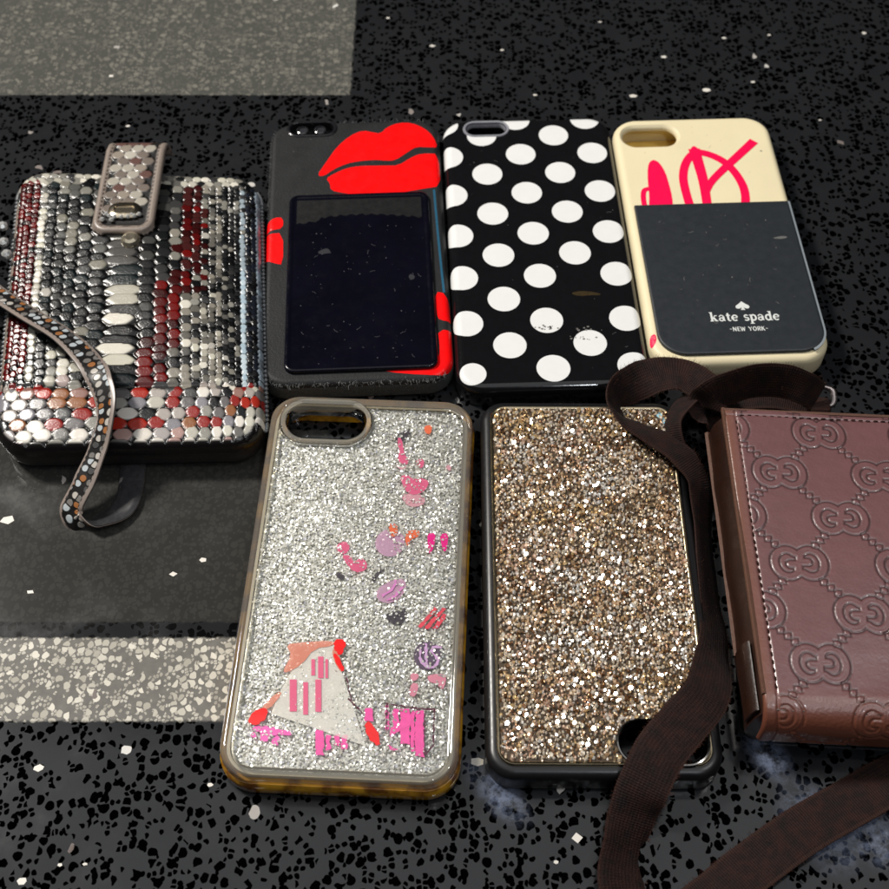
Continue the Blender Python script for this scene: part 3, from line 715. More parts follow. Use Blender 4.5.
bmj.to_mesh(decals[0].data); bmj.free(); decals[0].data.polygons.foreach_set('use_smooth', [True] * len(decals[0].data.polygons))
decal('pink_mark', [Zc([(152, 722), (170, 716), (174, 740), (160, 758), (150, 750)])], fw, pk, cream)
# card pocket: slate leatherette, open at the top, rounded below
k0, k1, k2, k3 = [lpx(cream, u, v, T_ + 1.4)[:2] for u, v in ((634, 205), (793, 200), (834, 352), (664, 357))]
PW = (k1[0] - k0[0] + k2[0] - k3[0]) / 2 ; ytop = (k0[1] + k1[1]) / 2; ybot = -h_ / 2 + 3.0; pcx = (k0[0] + k1[0] + k2[0] + k3[0]) / 4
PW = min(PW, w_ - 4.4); pcx = max(min(pcx, (w_ - PW) / 2 - 1.4), -(w_ - PW) / 2 + 1.4)
def pocket_ring(ins, z):
    r = 9.5 - ins; x0, x1, y0, y1 = pcx - PW / 2 + ins, pcx + PW / 2 - ins, ybot + ins, ytop - ins
    p = [(x1, y1), (x0, y1)]
    for i in range(11): a_ = math.pi + math.pi / 2 * i / 10; p.append((x0 + r + r * math.cos(a_), y0 + r + r * math.sin(a_)))
    for i in range(11): a_ = 1.5 * math.pi + math.pi / 2 * i / 10; p.append((x1 - r + r * math.cos(a_), y0 + r + r * math.sin(a_)))
    return [(x, y, z) for x, y in p]
slate = basic('slate leatherette', (.017, .021, .026), .46, var=.15, vs=.12, bump=.05, bs=4, spec=.6)
pocket = MB().rings([pocket_ring(0, T_ - .5), pocket_ring(0, T_ + .9), pocket_ring(.15, T_ + 1.25), pocket_ring(.45, T_ + 1.4), pocket_ring(.9, T_ + 1.4)]).build('card_pocket', slate, cream)
eg = basic('pale edge paint', (.30, .34, .37), .4)
x1 = pcx + PW / 2
mb = MB(); mb.rings([[(p[0] + nx_ * s0, p[1] + ny_ * s0, z_) for (p, nx_, ny_) in [(np.array(pocket_ring(0, 0)[i][:2]), *( (1, 0) if i == 0 else tuple((np.array(pocket_ring(-1, 0)[i][:2]) - np.array(pocket_ring(0, 0)[i][:2])))) ) for i in [0] + list(range(23, 15, -1))]] for s0, z_ in ((.02, T_ - .1), (.75, T_ + .15), (.8, T_ + .9), (.02, T_ + 1.15))], False, False, False)
mb.build('edge_piping', eg, pocket, 60)
# the writing on the pocket, drawn as brush strokes
def arc(cx, cy, rx, ry, a0, a1, n=12): return [(cx + rx * math.cos(R(a0 + (a1 - a0) * i / n)), cy + ry * math.sin(R(a0 + (a1 - a0) * i / n))) for i in range(n + 1)]
TK, TN = .27, .12
def sv(x, y0=0, y1=1, wd=TK): return ([(x, y0), (x, y1)], wd)
def serif(x, y, l=.5): return ([(x - l / 2, y), (x + l / 2, y)], TN)
GL = {
 'k': ([sv(.2, 0, 1.5), serif(.14, 1.45, .4), serif(.2, .06), ([(.3, .42), (.68, .95)], .13), ([(.42, .6), (.78, .04)], TK), serif(.74, .94, .36), serif(.8, .06, .4)], 1.08),
 'a': ([(arc(.42, .62, .3, .34, 165, 20), .15), sv(.68, .1, .72), (arc(.38, .3, .26, .24, 30, 330), .19), ([(.68, .12), (.86, .06)], .14)], 1.0),
 't': ([sv(.3, .15, 1.3), ([(.04, .93), (.62, .93)], .14), (arc(.46, .2, .16, .16, 180, 340), .16)], .74),
 'e': ([(arc(.45, .5, .34, .44, 15, 315), .21), ([(.18, .52), (.78, .52)], TN), (arc(.45, .5, .33, .44, 150, 210), .3)], .96),
 's': ([(arc(.4, .72, .24, .22, 30, 270), .19), (arc(.4, .28, .26, .22, 90, -150), .21)], .84),
 'p': ([sv(.22, -.5, .98), serif(.14, .93, .36), serif(.22, -.46, .55), (arc(.5, .5, .32, .44, 130, -130), .23)], 1.02),
 'd': ([sv(.74, .05, 1.5), serif(.64, 1.45, .36), (arc(.44, .48, .32, .43, 50, 310), .23), serif(.84, .06, .36)], 1.08),
 'N': ([sv(.15, 0, 1, .16), sv(.8, 0, 1, .16), ([(.12, .98), (.83, .02)], .2)], 1.1), 'E': ([sv(.15, 0, 1, .2), serif(.42, .93, .6), serif(.38, .5, .45), serif(.42, .07, .6)], .85),
 'W': ([([(.05, 1), (.3, 0)], .18), ([(.3, 0), (.55, .9)], .12), ([(.55, .9), (.8, 0)], .18), ([(.8, 0), (1.05, 1)], .12)], 1.25),
 'Y': ([([(.05, 1), (.45, .45)], .18), ([(.85, 1), (.45, .45)], .12), sv(.45, 0, .5, .18)], 1.0), 'O': ([(arc(.5, .5, .38, .44, 0, 360, 20), .18)], 1.12),
 'R': ([sv(.15, 0, 1, .2), (arc(.4, .73, .26, .22, 100, -100), .18), ([(.4, .5), (.75, .02)], .2)], .95), 'K': ([sv(.15, 0, 1, .2), ([(.75, 1), (.25, .5)], .12), ([(.35, .58), (.8, .02)], .2)], 1.0), ' ': ([], .62), '-': ([([(.1, .5), (.6, .5)], .12)], .8)}
def write(txt, h, width):
    tot = sum(GL[ch][1] for ch in txt); x = 0; out = []
    k = width / (tot * h)
    for ch in txt:
        for pts, wd in GL[ch][0]:
            pl = [((x + a_) * h * k - width / 2, b_ * h) for a_, b_ in pts]
            out.append(stroke(pl, wd * h * (.5 + .5 * k), 0))
        x += GL[ch][1]
    return out
tb0 = lpx(cream, 711, 321.5, T_ + 1.4); tb1 = lpx(cream, 781, 320, T_ + 1.4)
tcx, tcy, tw = (tb0[0] + tb1[0]) / 2, (tb0[1] + tb1[1]) / 2, tb1[0] - tb0[0]; sl_ = (tb1[1] - tb0[1]) / tw
wm = basic('white foil', (.72, .74, .72), .4, var=.1, vs=1)
def put(polys, ox, oy): return [[(ox + x, oy + y + sl_ * x) for x, y in p] for p in polys]
word = write('kate spade', 2.75, tw); small = write('-NEW YORK-', 1.9, tw * .56)
sp_ = [[(0, 2.6), (1.1, 1.5), (2.3, .6), (2.45, -.2), (1.9, -.75), (1.1, -.7), (.4, -.2), (.55, -1.0), (.9, -1.35), (-.9, -1.35), (-.55, -1.0), (-.4, -.2), (-1.1, -.7), (-1.9, -.75), (-2.45, -.2), (-2.3, .6), (-1.1, 1.5)]]
lq = lpx(cream, 742.5, 307, T_ + 1.4)
pl = lambda x, y, o: (x, y, T_ + 1.4 + o)
def decal_text(name, polys, parent):
    mb = MB()
    for i, p in enumerate(polys):
        n_ = len(mb.v); mb.v += [(x, y, T_ + 1.45 + .004 * (i % 7)) for x, y in p]
        for t in tessellate_polygon([[Vector((x, y, 0)) for x, y in p]]): mb.f.append(tuple(n_ + j for j in t))
    me = mb.mesh(name); bm = bmesh.new(); bm.from_mesh(me)
    for f in bm.faces:
        f.normal_update()
        if f.normal.z < 0: f.normal_flip()
    bm.to_mesh(me); bm.free(); return link(name, me, wm, parent)
decal_text('lettering', put(word, tcx, tcy) + put(small, tcx + .4, tcy - 4.6) , pocket)
decal_text('spade_emblem', put(sp_, lq[0], lq[1]), pocket)
q = lpx(cream, 780, 238, T_ + 1.4)
decal('chalk_mark', [smooth_poly([(q[0] + a_, q[1] + b_) for a_, b_ in ((-3, 0), (-1, .6), (1, 1.0), (3, .5), (2, -.2), (0, -.6))])], pl, basic('chalk', (.12, .12, .115), .8, var=.6, vs=1.5), pocket, .05, flat=True)
for u, v in ((761, 151),):
    q = lpx(cream, u, v, T_); decal('speck', [circle(q[0], q[1], .5, .35, 8)], lambda x, y, o: (x, y, T_ + o), basic('grey speck', (.2, .18, .14), .7), cream, .05, flat=True)

# dust and lint on the darker surfaces
def dust(parent, x0, x1, y0, y1, z, n, colr=(.22, .21, .20), rmax=.22):
    mb = MB()
    for _ in range(n):
        x, y, r = rng.uniform(x0, x1), rng.uniform(y0, y1), rmax * rng.random() ** 2 + .05; m_ = rng.integers(3, 6); a0 = rng.random() * 6
        if rng.random() < .18:
            l_ = rng.uniform(.6, 2.2); d = np.array([math.cos(a0), math.sin(a0)]); e = np.array([-d[1], d[0]]) * .05; c_ = np.array([x, y])
            mb.add([(*(c_ - d * l_ / 2 - e), z), (*(c_ - e * 4 - e), z), (*(c_ + d * l_ / 2 - e), z), (*(c_ + d * l_ / 2 + e), z), (*(c_ - e * 4 + e), z), (*(c_ - d * l_ / 2 + e), z)], [(0, 1, 4, 5), (1, 2, 3, 4)])
        else: mb.add([(x + r * math.cos(a0 + 6.283 * i / m_), y + r * math.sin(a0 + 6.283 * i / m_), z) for i in range(m_)], [tuple(range(m_))])
    mb.build('dust', basic('dust', colr, .9, spec=.1, var=.4), parent, None)['kind'] = 'stuff'
dust(*DUST_LIPS, 120, (.10, .10, .11)); dust(*DUST_SHELL, 60, (.10, .10, .10)); dust(*DUST_POLKA, 60, (.12, .12, .12))
dust(pocket, pcx - PW / 2 + 6, pcx + PW / 2 - 6, ybot + 6, ytop - 2, T_ + 1.44, 55)
dust(cream, -w_ / 2 + 10, w_ / 2 - 10, ytop + 2, h_ / 2 - 5, T_ + .03, 14, (.30, .25, .17), .25)

# ------------------------------------------------------------------ clear case filled with silver glitter
GC = [(270, 391), (479, 399), (458, 789), (212, 779)]
T_ = 12.0
c, w_, h_, th = fit_rect(GC, T_)
glit = empty('phone_case', c, th, 'clear yellowed phone case filled with silver glitter and pink charms', 'phone case', GROUP)
RC = 10.5
def amber_mat():
    k = M('yellowed rubber'); b = k.b
    k.l(k.mix(k.step(k.noise(.12, 3), .42, .62), (.80, .42, .03), (.20, .07, .012)), b.inputs['Base Color'])
    b.inputs['Roughness'].default_value = .22; b.inputs['Transmission Weight'].default_value = .25; b.inputs['Subsurface Weight'].default_value = .3
    b.inputs['Subsurface Radius'].default_value = (.004, .002, .0006); b.inputs['Coat Weight'].default_value = .4
    return k.m
amber = amber_mat()
bp = loft(w_ - 1.0, h_ - 1.0, RC - .5, [(1.8, .2), (.5, .5), (-.2, 1.6), (-.2, 5.8), (.4, 6.7), (1.2, 6.95), (1.6, 6.95)], 12).build('bumper', amber, glit)
hx0 = lpx(glit, 288, 415, T_); hx1 = lpx(glit, 364, 422, T_); hole_c = ((hx0[0] + hx1[0]) / 2, (hx0[1] + hx1[1]) / 2 - .4); hw = hx1[0] - hx0[0]; hh = 12.5
cut(bp, [cutter(glit, w_ - 6, h_ - 6, RC - 3, [(0, -2), (0, 5.2)]), cutter(glit, hw + .8, hh + .8, hh / 2 + .4, [(0, 3), (0, 12)], *hole_c)])
# backing plate carrying the glitter, window and rim
IN = 3.9                                                     # rim width
PWd, PHt, PRd = w_ - 2 * IN, h_ - 2 * IN, RC - 3.5
plate_m = basic('silver backing', (.46, .45, .41), .35, .3, var=.12, vs=.1)
bk = loft(PWd + .6, PHt + .6, PRd + .3, [(0, 7.0), (0, 8.6), (.3, 8.8), (.7, 8.8)], 10).build('glitter_panel', plate_m, glit)
cut(bk, [cutter(glit, hw + 5.2, hh + 5.2, (hh + 5.2) / 2, [(0, 5), (0, 12)], *hole_c)])
def flakes(n, f_ok, w, h, z0, z1, smin, smax, tilt, colfn, sides=6):
    Vs = []; Fs = []; Ts = []; k = 0
    xy = np.c_[rng.uniform(-w / 2, w / 2, n), rng.uniform(-h / 2, h / 2, n)]
    for x, y in xy:
        if not f_ok(x, y): continue
        r = rng.uniform(smin, smax); a0 = rng.random() * 6.28
        nrm = np.array([rng.normal(0, tilt), rng.normal(0, tilt), 1]); nrm /= np.linalg.norm(nrm)
        e1 = np.cross(nrm, (0, 1, 0)); e1 /= np.linalg.norm(e1); e2 = np.cross(nrm, e1); z = rng.uniform(z0, z1)
        for i in range(sides):
            a_ = a0 + 6.2832 * i / sides; p = np.array([x, y, z]) + r * (math.cos(a_) * e1 + math.sin(a_) * e2); Vs.append(p)
        Ts += [colfn(x, y)] * sides; Fs.append(list(range(k, k + sides))[::-1] if False else list(range(k, k + sides))); k += sides
    return np.array(Vs) * S, np.array(Fs), np.array(Ts)
def gok(x, y):
    d_, _ = sdf(x, y, PWd, PHt, PRd); d2, _ = sdf(x - hole_c[0], y - hole_c[1], hw + 6, hh + 6, (hh + 6) / 2 - .01)
    return d_ < -.3 and d2 > .3
def gcol(x, y):
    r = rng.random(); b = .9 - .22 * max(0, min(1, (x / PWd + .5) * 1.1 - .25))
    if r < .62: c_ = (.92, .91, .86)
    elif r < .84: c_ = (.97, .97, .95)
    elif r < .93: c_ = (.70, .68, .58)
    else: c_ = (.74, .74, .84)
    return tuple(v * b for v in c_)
flake_m = tint_mat('silver flakes', .28, .38, .5)
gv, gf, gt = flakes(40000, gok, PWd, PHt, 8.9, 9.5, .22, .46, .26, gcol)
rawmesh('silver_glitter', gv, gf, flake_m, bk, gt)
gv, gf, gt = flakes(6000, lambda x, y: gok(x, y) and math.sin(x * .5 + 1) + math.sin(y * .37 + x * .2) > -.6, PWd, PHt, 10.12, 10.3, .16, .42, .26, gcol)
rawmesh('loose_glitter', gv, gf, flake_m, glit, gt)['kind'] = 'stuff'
# printed pieces floating in the glitter, and one pale sheet painting a reflection
Zg = lambda x0, y0, k, pts, z=10.0: [tuple(lpx(glit, x0 + x * k, y0 + y * k, z)[:2]) for x, y in pts]
def rough_edge(p, amp):
    q = []
    for i in range(len(p)):
        a_, b_ = np.array(p[i]), np.array(p[(i + 1) % len(p)]); n_ = max(1, int(np.linalg.norm(b_ - a_) / .7))
        q += [tuple(a_ + (b_ - a_) * j / n_ + rng.normal(0, amp, 2)) for j in range(n_)]
    return q
def charm(name, polys, colr, z, rough=.35, alpha=None):
    m = basic('print ' + name + str(z), colr, rough, var=.18, vs=.5) if alpha is None else clear_mat('film ' + name + str(z), (1, 1, 1), .2, alpha, colr, .3)
    for pi, p in enumerate(polys):
        if alpha is None: p = rough_edge(p, .16)
        zb, z = z, z + .014 * pi
        mb = MB()
        n_ = len(mb.v); k_ = len(p); mb.v += [(x, y, z) for x, y in p] + [(x, y, z + .12) for x, y in p]
        for t in tessellate_polygon([[Vector((x, y, 0)) for x, y in p]]):
            a_, b_, c_ = [Vector((*p[j], 0)) for j in t]
            if (b_ - a_).cross(c_ - a_).z < 0: t = t[::-1]
            mb.f.append(tuple(n_ + k_ + j for j in t)); mb.f.append(tuple(n_ + j for j in reversed(t)))
        for i in range(k_): mb.f.append((n_ + i, n_ + (i + 1) % k_, n_ + k_ + (i + 1) % k_, n_ + k_ + i))
        mb.build(name, m, glit, None); z = zb
K1 = (225, 630, .27); K2 = (330, 410, .2588)
za = 9.62
A1 = lambda pts: Zg(*K1, pts); A2 = lambda pts: Zg(*K2, pts)
Q = lambda x, y, w0, h0: [(x, y), (x + w0, y), (x + w0, y + h0), (x, y + h0)]
PINK, HOT, RED, SAL, LIL = (.80, .16, .40), (.86, .02, .24), (.90, .005, .008), (.88, .36, .27), (.62, .30, .55)
charm('painted_glare', [A1([(238, 165), (330, 55), (400, 60), (440, 180), (470, 270), (520, 430), (350, 370), (170, 310), (200, 240)])], (.97, .95, .90), za + .42, alpha=.45)  # bright reflection on the cover, painted in as a translucent pale sheet
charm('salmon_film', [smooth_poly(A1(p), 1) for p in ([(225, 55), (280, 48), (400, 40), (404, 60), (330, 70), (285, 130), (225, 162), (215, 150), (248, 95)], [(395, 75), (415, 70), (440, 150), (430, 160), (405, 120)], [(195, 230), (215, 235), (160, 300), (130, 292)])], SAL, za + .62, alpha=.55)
charm('red_piece', [smooth_poly(A1(p), 2) for p in ([(402, 38), (445, 36), (448, 75), (425, 95), (404, 75)], [(400, 85), (420, 100), (448, 150), (430, 155), (412, 125)], [(88, 325), (120, 292), (168, 295), (150, 335), (110, 356), (88, 346)], [(517, 345), (540, 338), (575, 395), (575, 430), (545, 425), (522, 380)])], RED, za + .75)
charm('pink_skyline', [A1(Q(*q_)) for q_ in ((335, 370, 30, 92), (375, 385, 16, 60), (405, 385, 20, 45), (430, 390, 22, 50), (595, 280, 12, 92), (622, 290, 22, 80), (650, 292, 34, 130), (688, 300, 14, 150), (704, 300, 34, 168), (520, 290, 28, 48))] + [A1(p) for p in ([(608, 370), (690, 310), (690, 350), (612, 395)], [(600, 425), (640, 445), (620, 452)])], (.88, .10, .40), za + .30)
charm('pink_skyline', [A1(Q(*q_)) for q_ in ((240, 185, 26, 118), (290, 195, 18, 120), (335, 185, 22, 120), (320, 110, 14, 60), (345, 100, 20, 80), (372, 110, 10, 70))], (.92, .20, .36), za + .60, alpha=.7)
charm('pink_arrows', [smooth_poly(A1(p), 1) for p in ([(95, 370), (120, 350), (250, 378), (240, 392), (170, 388), (150, 420), (125, 408), (140, 380)], [(170, 410), (200, 385), (205, 430), (185, 428)], [(95, 375), (115, 385), (115, 402), (98, 400)])], (.86, .14, .50), za + .34)
charm('dark_lines', [stroke(A1(p), .35, 0) for p in ([(596, 270), (606, 275), (700, 290), (780, 296)], [(739, 300), (739, 465)], [(775, 296), (772, 430), (742, 465)], [(600, 275), (597, 385)], [(455, 255), (500, 300), (512, 322)], [(450, 175), (470, 265)])], (.10, .02, .05), za + .5)
charm('pink_bow', [smooth_poly(A1(p), 1) for p in ([(685, 160), (720, 162), (712, 185), (690, 190)], [(750, 165), (815, 162), (820, 190), (805, 225), (785, 200), (752, 190)], [(690, 195), (720, 200), (705, 250), (680, 240)])], (.84, .34, .46), za + .3, alpha=.7)
charm('lilac_disc', [smooth_poly(circle(*A1([(750, 95)])[0], 4.0, 4.6, 16))], (.17, .13, .19), za + .25, alpha=.7)
charm('lilac_swirl', [stroke(A1(p), .75) for p in ([(745, 50), (745, 90), (745, 130)], [(800, 65), (770, 60), (765, 85), (790, 105), (785, 135), (755, 140), (745, 130)], [(722, 70), (722, 110), (745, 138)])], (.62, .38, .66), za + .45)
charm('pink_charm', [smooth_poly(A2(p), 1) for p in ([(258, 108), (278, 108), (288, 175), (305, 190), (300, 212), (272, 205), (262, 190), (268, 160)], [(270, 255), (300, 250), (320, 268), (350, 262), (385, 275), (370, 310), (330, 330), (300, 320), (285, 300)], [(330, 190), (365, 190), (360, 225), (340, 220)], [(25, 520), (60, 505), (80, 530), (60, 560), (30, 550)], [(45, 560), (80, 562), (90, 590), (120, 570), (145, 590), (140, 620), (95, 630), (60, 590)])], (.84, .17, .33), za + .3, alpha=.62)
charm('pink_charm', [smooth_poly(A2(p), 1) for p in ([(270, 325), (340, 320), (370, 340), (360, 370), (300, 375)], [(248, 210), (280, 225), (300, 212), (280, 235)], [(440, 215), (470, 210), (465, 240)])], (.78, .42, .50), za + .2, alpha=.6)
charm('lilac_charm', [smooth_poly(circle(*A2([(232, 512)])[0], 4.6, 4.9, 18)), smooth_poly(A2([(180, 690), (240, 655), (290, 650), (295, 700), (240, 750), (180, 735)]), 1)], (.68, .42, .60), za + .15, alpha=.5)
charm('orange_charm', [smooth_poly(A2(p), 1) for p in ([(225, 440), (260, 440), (262, 480), (240, 495), (230, 470)], [(290, 470), (345, 462), (345, 490), (310, 500), (305, 525), (292, 520)], [(362, 62), (395, 58), (390, 95), (368, 90)])], (.88, .20, .10), za + .35, alpha=.75)
charm('hot_pink_charm', [smooth_poly(A2(p), 1) for p in ([(375, 478), (408, 475), (405, 520), (385, 565), (378, 520)], [(425, 480), (458, 475), (452, 540), (440, 550), (430, 520)])], (.86, .04, .30), za + .35, alpha=.8)
charm('rose_charm', [stroke(A2(p), 1.1) for p in ([(345, 840), (380, 800), (410, 765)], [(370, 845), (400, 810), (440, 770)], [(400, 845), (430, 815), (445, 790)])] + [], (.72, .08, .12), za + .35)
charm('lilac_charm', [stroke(A2(p), .8) for p in ([(200, 720), (245, 690), (255, 660)], [(220, 735), (260, 715), (280, 680)])], (.66, .24, .55), za + .4)
charm('dark_speck', [smooth_poly(A2(p), 1) for p in ([(245, 105), (300, 70), (320, 85), (270, 130), (250, 125)], [(165, 640), (205, 605), (212, 615), (185, 640), (172, 665), (160, 660)], [(205, 790), (260, 775), (300, 760), (285, 830), (240, 830)], [(25, 620), (60, 640), (50, 660), (20, 640)])], (.10, .09, .11), za + .05, alpha=.6)
# clear cover: raised rim, then a flat window; yellow-grey where the plastic is thick
rim_m = clear_mat('clear rim', (.90, .88, .82), .06, .14, (.70, .67, .60), 1.6)
ins0 = .9
loft(w_ - 2 * ins0, h_ - 2 * ins0, RC - ins0, [(.2, 6.6), (0, 7.2), (0, T_ - 1.6), (.3, T_ - .8), (.9, T_ - .2), (1.5, T_), (2.2, T_), (2.7, T_ - .35), (3.2, T_ - .5), (IN - ins0 + .1, T_ - .6), (IN - ins0 + .2, 9.0)], 12, cap0=False, cap1=False).build('cover_rim', rim_m, glit)
win = loft(PWd - .2, PHt - .2, PRd, [(0, T_ - 1.2), (0, T_ - .8), (.3, T_ - .65), (.6, T_ - .65)], 10).build('clear_window', clear_mat('clear window', (.995, .995, .985), .05, 0.0, gl=.8), glit)
cut(win, [cutter(glit, hw + 4.6, hh + 4.6, (hh + 4.6) / 2, [(0, 5), (0, 16)], *hole_c)])
inner_m = basic('frosted wall', (.42, .38, .30), .3, var=.2, vs=.3)
loft(PWd + 2.6, PHt + 2.6, PRd + 1.3, [(0, 7.0), (0, 9.2), (.9, 9.3), (.9, 7.0)], 10, cap0=False, cap1=False).build('inner_wall', inner_m, glit)
cr = loft(hw + 5.6, hh + 5.6, (hh + 5.6) / 2, [(2.7, 5.4), (2.5, T_ - 1.2), (2.0, T_ - .5), (1.3, T_ - .3), (.6, T_ - .3), (.2, T_ - .6), (0, T_ - 1.0), (0, 8.8)], 14, *hole_c, cap0=False, cap1=False).build('camera_ring', clear_mat('ring plastic', (.85, .83, .76), .06, .35, (.52, .50, .44), 1.4), glit)

# ------------------------------------------------------------------ gold crystal case with black bumper
OC = [(488, 405), (668, 410), (715, 764), (503, 764)]
T_ = 10.5
c, w_, h_, th = fit_rect(OC, T_)
gold = empty('phone_case', c, th, 'black phone case with a sparkling gold crystal back', 'phone case', GROUP)
RCp = 4.5; BO = 3.6
bmp = loft(w_ + 2 * BO, h_ + 2 * BO, RCp + BO, prof(T_ - .6, 2.8, .2, 1.2), 10).build('bumper', basic('bumper rubber', (.008, .008, .009), .34, var=.2), gold)
nx0 = lpx(gold, 620, 748, T_); nx1 = lpx(gold, 708, 748, T_); ny0 = lpx(gold, 640, 732, T_); 
NC = ((nx0[0] + nx1[0]) / 2, -h_ / 2 + 6.2); NW = nx1[0] - nx0[0]; NH = 12.0
cut(bmp, [cutter(gold, w_ - 2, h_ - 2, RCp - 1, [(0, -2), (0, T_ - 3.2)]), cutter(gold, NW, NH, NH / 2, [(0, 3), (0, 14)], *NC)])
trim_m = basic('gold trim', (.55, .45, .30), .22, 1, var=.2, vs=.4)
loft(w_ + 1.0, h_ + 1.0, RCp + .5, [(1.1, T_ - 1), (1.1, T_ + .1), (.8, T_ + .3), (.3, T_ + .3), (0, T_), (0, T_ - 1)], 10, cap0=False, cap1=False).build('metal_trim', trim_m, gold)
bk = loft(w_ - 1.0, h_ - 1.0, RCp - .4, [(0, T_ - .8), (0, T_ - .1), (.2, T_), (.5, T_)], 8).build('crystal_back', basic('gold backing', (.05, .03, .014), .6, 0, var=.3), gold)
cut(bk, [cutter(gold, NW + .3, NH + .3, NH / 2 + .1, [(0, 3), (0, 14)], *NC)])
loft(NW + 2.2, NH + 2.2, NH / 2 + 1.1, [(1.2, T_ - 2), (1.1, T_ + .2), (.7, T_ + .6), (.3, T_ + .5), (0, T_ - .3)], 12, *NC, cap0=False, cap1=False).build('camera_ring', basic('dark chrome', (.22, .21, .20), .15, 1, var=.2), gold)
Vs = []; F4 = []; Ts = []; k = 0
cpal = [(.84, .66, .47), (.95, .84, .68), (.60, .40, .24), (.22, .11, .05), (.76, .54, .28), (.92, .82, .72), (.98, .95, .90), (.36, .26, .16), (.78, .54, .40)]
pit = .93; rr = 0
spark = [(rng.uniform(-.5, .5) * w_, rng.uniform(-.5, .5) * h_, rng.uniform(4, 10), rng.choice(len(cpal))) for _ in range(90)]
yy = -h_ / 2 + .7
while yy < h_ / 2 - .5:
    xx = -w_ / 2 + .7 + (pit / 2 if rr % 2 else 0)
    while xx < w_ / 2 - .5:
        x, y = xx + rng.normal(0, .36), yy + rng.normal(0, .36); xx += pit
        d_, _ = sdf(x, y, w_, h_, RCp); d2, _ = sdf(x - NC[0], y - NC[1], NW + 1.6, NH + 1.6, NH / 2 + .79)
        if d_ > -.75 or d2 < .35: continue
        r = rng.choice([.44, .56, .68, .88], p=[.3, .35, .25, .1]) * rng.uniform(.85, 1.15); el_ = rng.uniform(.6, 1.0); hgt = rng.uniform(.15, .7); a0 = rng.random() * 6.28; z = T_ + rng.uniform(-.2, .45)
        nrm = np.array([rng.normal(0, .32), rng.normal(0, .32), 1]); nrm /= np.linalg.norm(nrm); e1 = np.cross(nrm, (0, 1, 0)); e1 /= np.linalg.norm(e1); e2 = np.cross(nrm, e1)
        o_ = np.array([x, y, z])
        for q_, hz in ((1, 0), (.55, hgt)):
            for i in range(6): a_ = a0 + 1.0472 * i; Vs.append(o_ + nrm * hz + q_ * r * (math.cos(a_) * e1 * el_ + math.sin(a_) * e2))
        for i in range(6): F4.append((k + i, k + (i + 1) % 6, k + 6 + (i + 1) % 6, k + 6 + i))
        F4.append((k + 6, k + 7, k + 8, k + 9)); F4.append((k + 6, k + 9, k + 10, k + 11))
        ci = rng.choice(9, p=[.18, .16, .12, .12, .1, .12, .08, .06, .06])
        if rng.random() < .3: ci = min(spark, key=lambda t: (t[0] - x) ** 2 + (t[1] - y) ** 2)[3]
        Ts += [cpal[ci]] * 12; k += 12
    yy += pit * .866; rr += 1
KEY = np.array([-900.0, 750.0, 1150.0])
for _ in range(330):                                   # added stones, tilted to throw the lamp's glint into the lens
    x, y = rng.uniform(-.46, .46) * w_, (rng.uniform(-.46, .0) if rng.random() < .68 else rng.uniform(0, .46)) * h_
    d2, _n = sdf(x - NC[0], y - NC[1], NW + 3, NH + 3, NH / 2 + 1.4)
    if d2 < .5: continue
    wp = np.array([c[0] + x * math.cos(th) - y * math.sin(th), c[1] + x * math.sin(th) + y * math.cos(th), T_])
    l_ = KEY - wp; v_ = np.array([0, 0, CAMH]) - wp; nrm = l_ / np.linalg.norm(l_) + v_ / np.linalg.norm(v_); nrm /= np.linalg.norm(nrm)
    nrm = np.array([nrm[0] * math.cos(th) + nrm[1] * math.sin(th), -nrm[0] * math.sin(th) + nrm[1] * math.cos(th), nrm[2]]) + rng.normal(0, .045, 3); nrm /= np.linalg.norm(nrm)
    e1 = np.cross(nrm, (0, 1, 0)); e1 /= np.linalg.norm(e1); e2 = np.cross(nrm, e1); r = rng.choice([.32, .46, .66, .95], p=[.35, .35, .2, .1]); a0 = rng.random() * 6.28; o_ = np.array([x, y, T_ + .45])
    for q_, hz in ((1, 0), (.72, .45)):
        for i in range(6): a_ = a0 + 1.0472 * i; Vs.append(o_ + nrm * hz + q_ * r * (math.cos(a_) * e1 + math.sin(a_) * e2))
    for i in range(6): F4.append((k + i, k + (i + 1) % 6, k + 6 + (i + 1) % 6, k + 6 + i))
    F4.append((k + 6, k + 7, k + 8, k + 9)); F4.append((k + 6, k + 9, k + 10, k + 11))
    Ts += [cpal[rng.choice([1, 5, 6])]] * 12; k += 12
rawmesh('crystals', np.array(Vs) * S, np.array(F4), tint_mat('gold crystals', .17, .62, .9), bk, np.array(Ts))
# reflected glint on the bumper corner, modelled as a sky blue strip
make_ribbon(gold, 'corner_glint', [lpx(gold, u, v, T_ - .2) for u, v in ((656, 413), (664, 420), (668, 430), (667, 440))], 2.2, .5, basic('painted blue glint', (.30, .55, .66), .3), 0, 6)

# ------------------------------------------------------------------ brown embossed leather pouch with ribbon strap
ZT = 24.0
tl = px(722, 408, ZT); bl = px(764, 700, ZT); tr = px(889, 421, ZT)
up_ = (tl - bl)[:2]; LEN = np.linalg.norm(up_); up_ /= LEN
ac = (tr - tl)[:2]; ac /= np.linalg.norm(ac)
th = (math.atan2(ac[1], ac[0]) + math.atan2(-up_[0], up_[1])) / 2
brown = empty('leather_pouch', tl[:2], th, 'brown leather pouch stamped with paired letters and tied with a long brown ribbon', 'pouch', None)
BW = 96.0
BL = abs(lpx(brown, 764, 700, ZT)[1])
shear = lpx(brown, 764, 700, ZT)[0] / -BL            # slight lean of the side edge
FR = 9.0
st_ = .3
flat_len = BL - 3.0
s_tot = flat_len + FR * math.pi / 2 + 5
xs = np.arange(0, BW + st_, st_); ss = np.arange(0, s_tot, st_)
Xp, Sp = np.meshgrid(xs, ss)
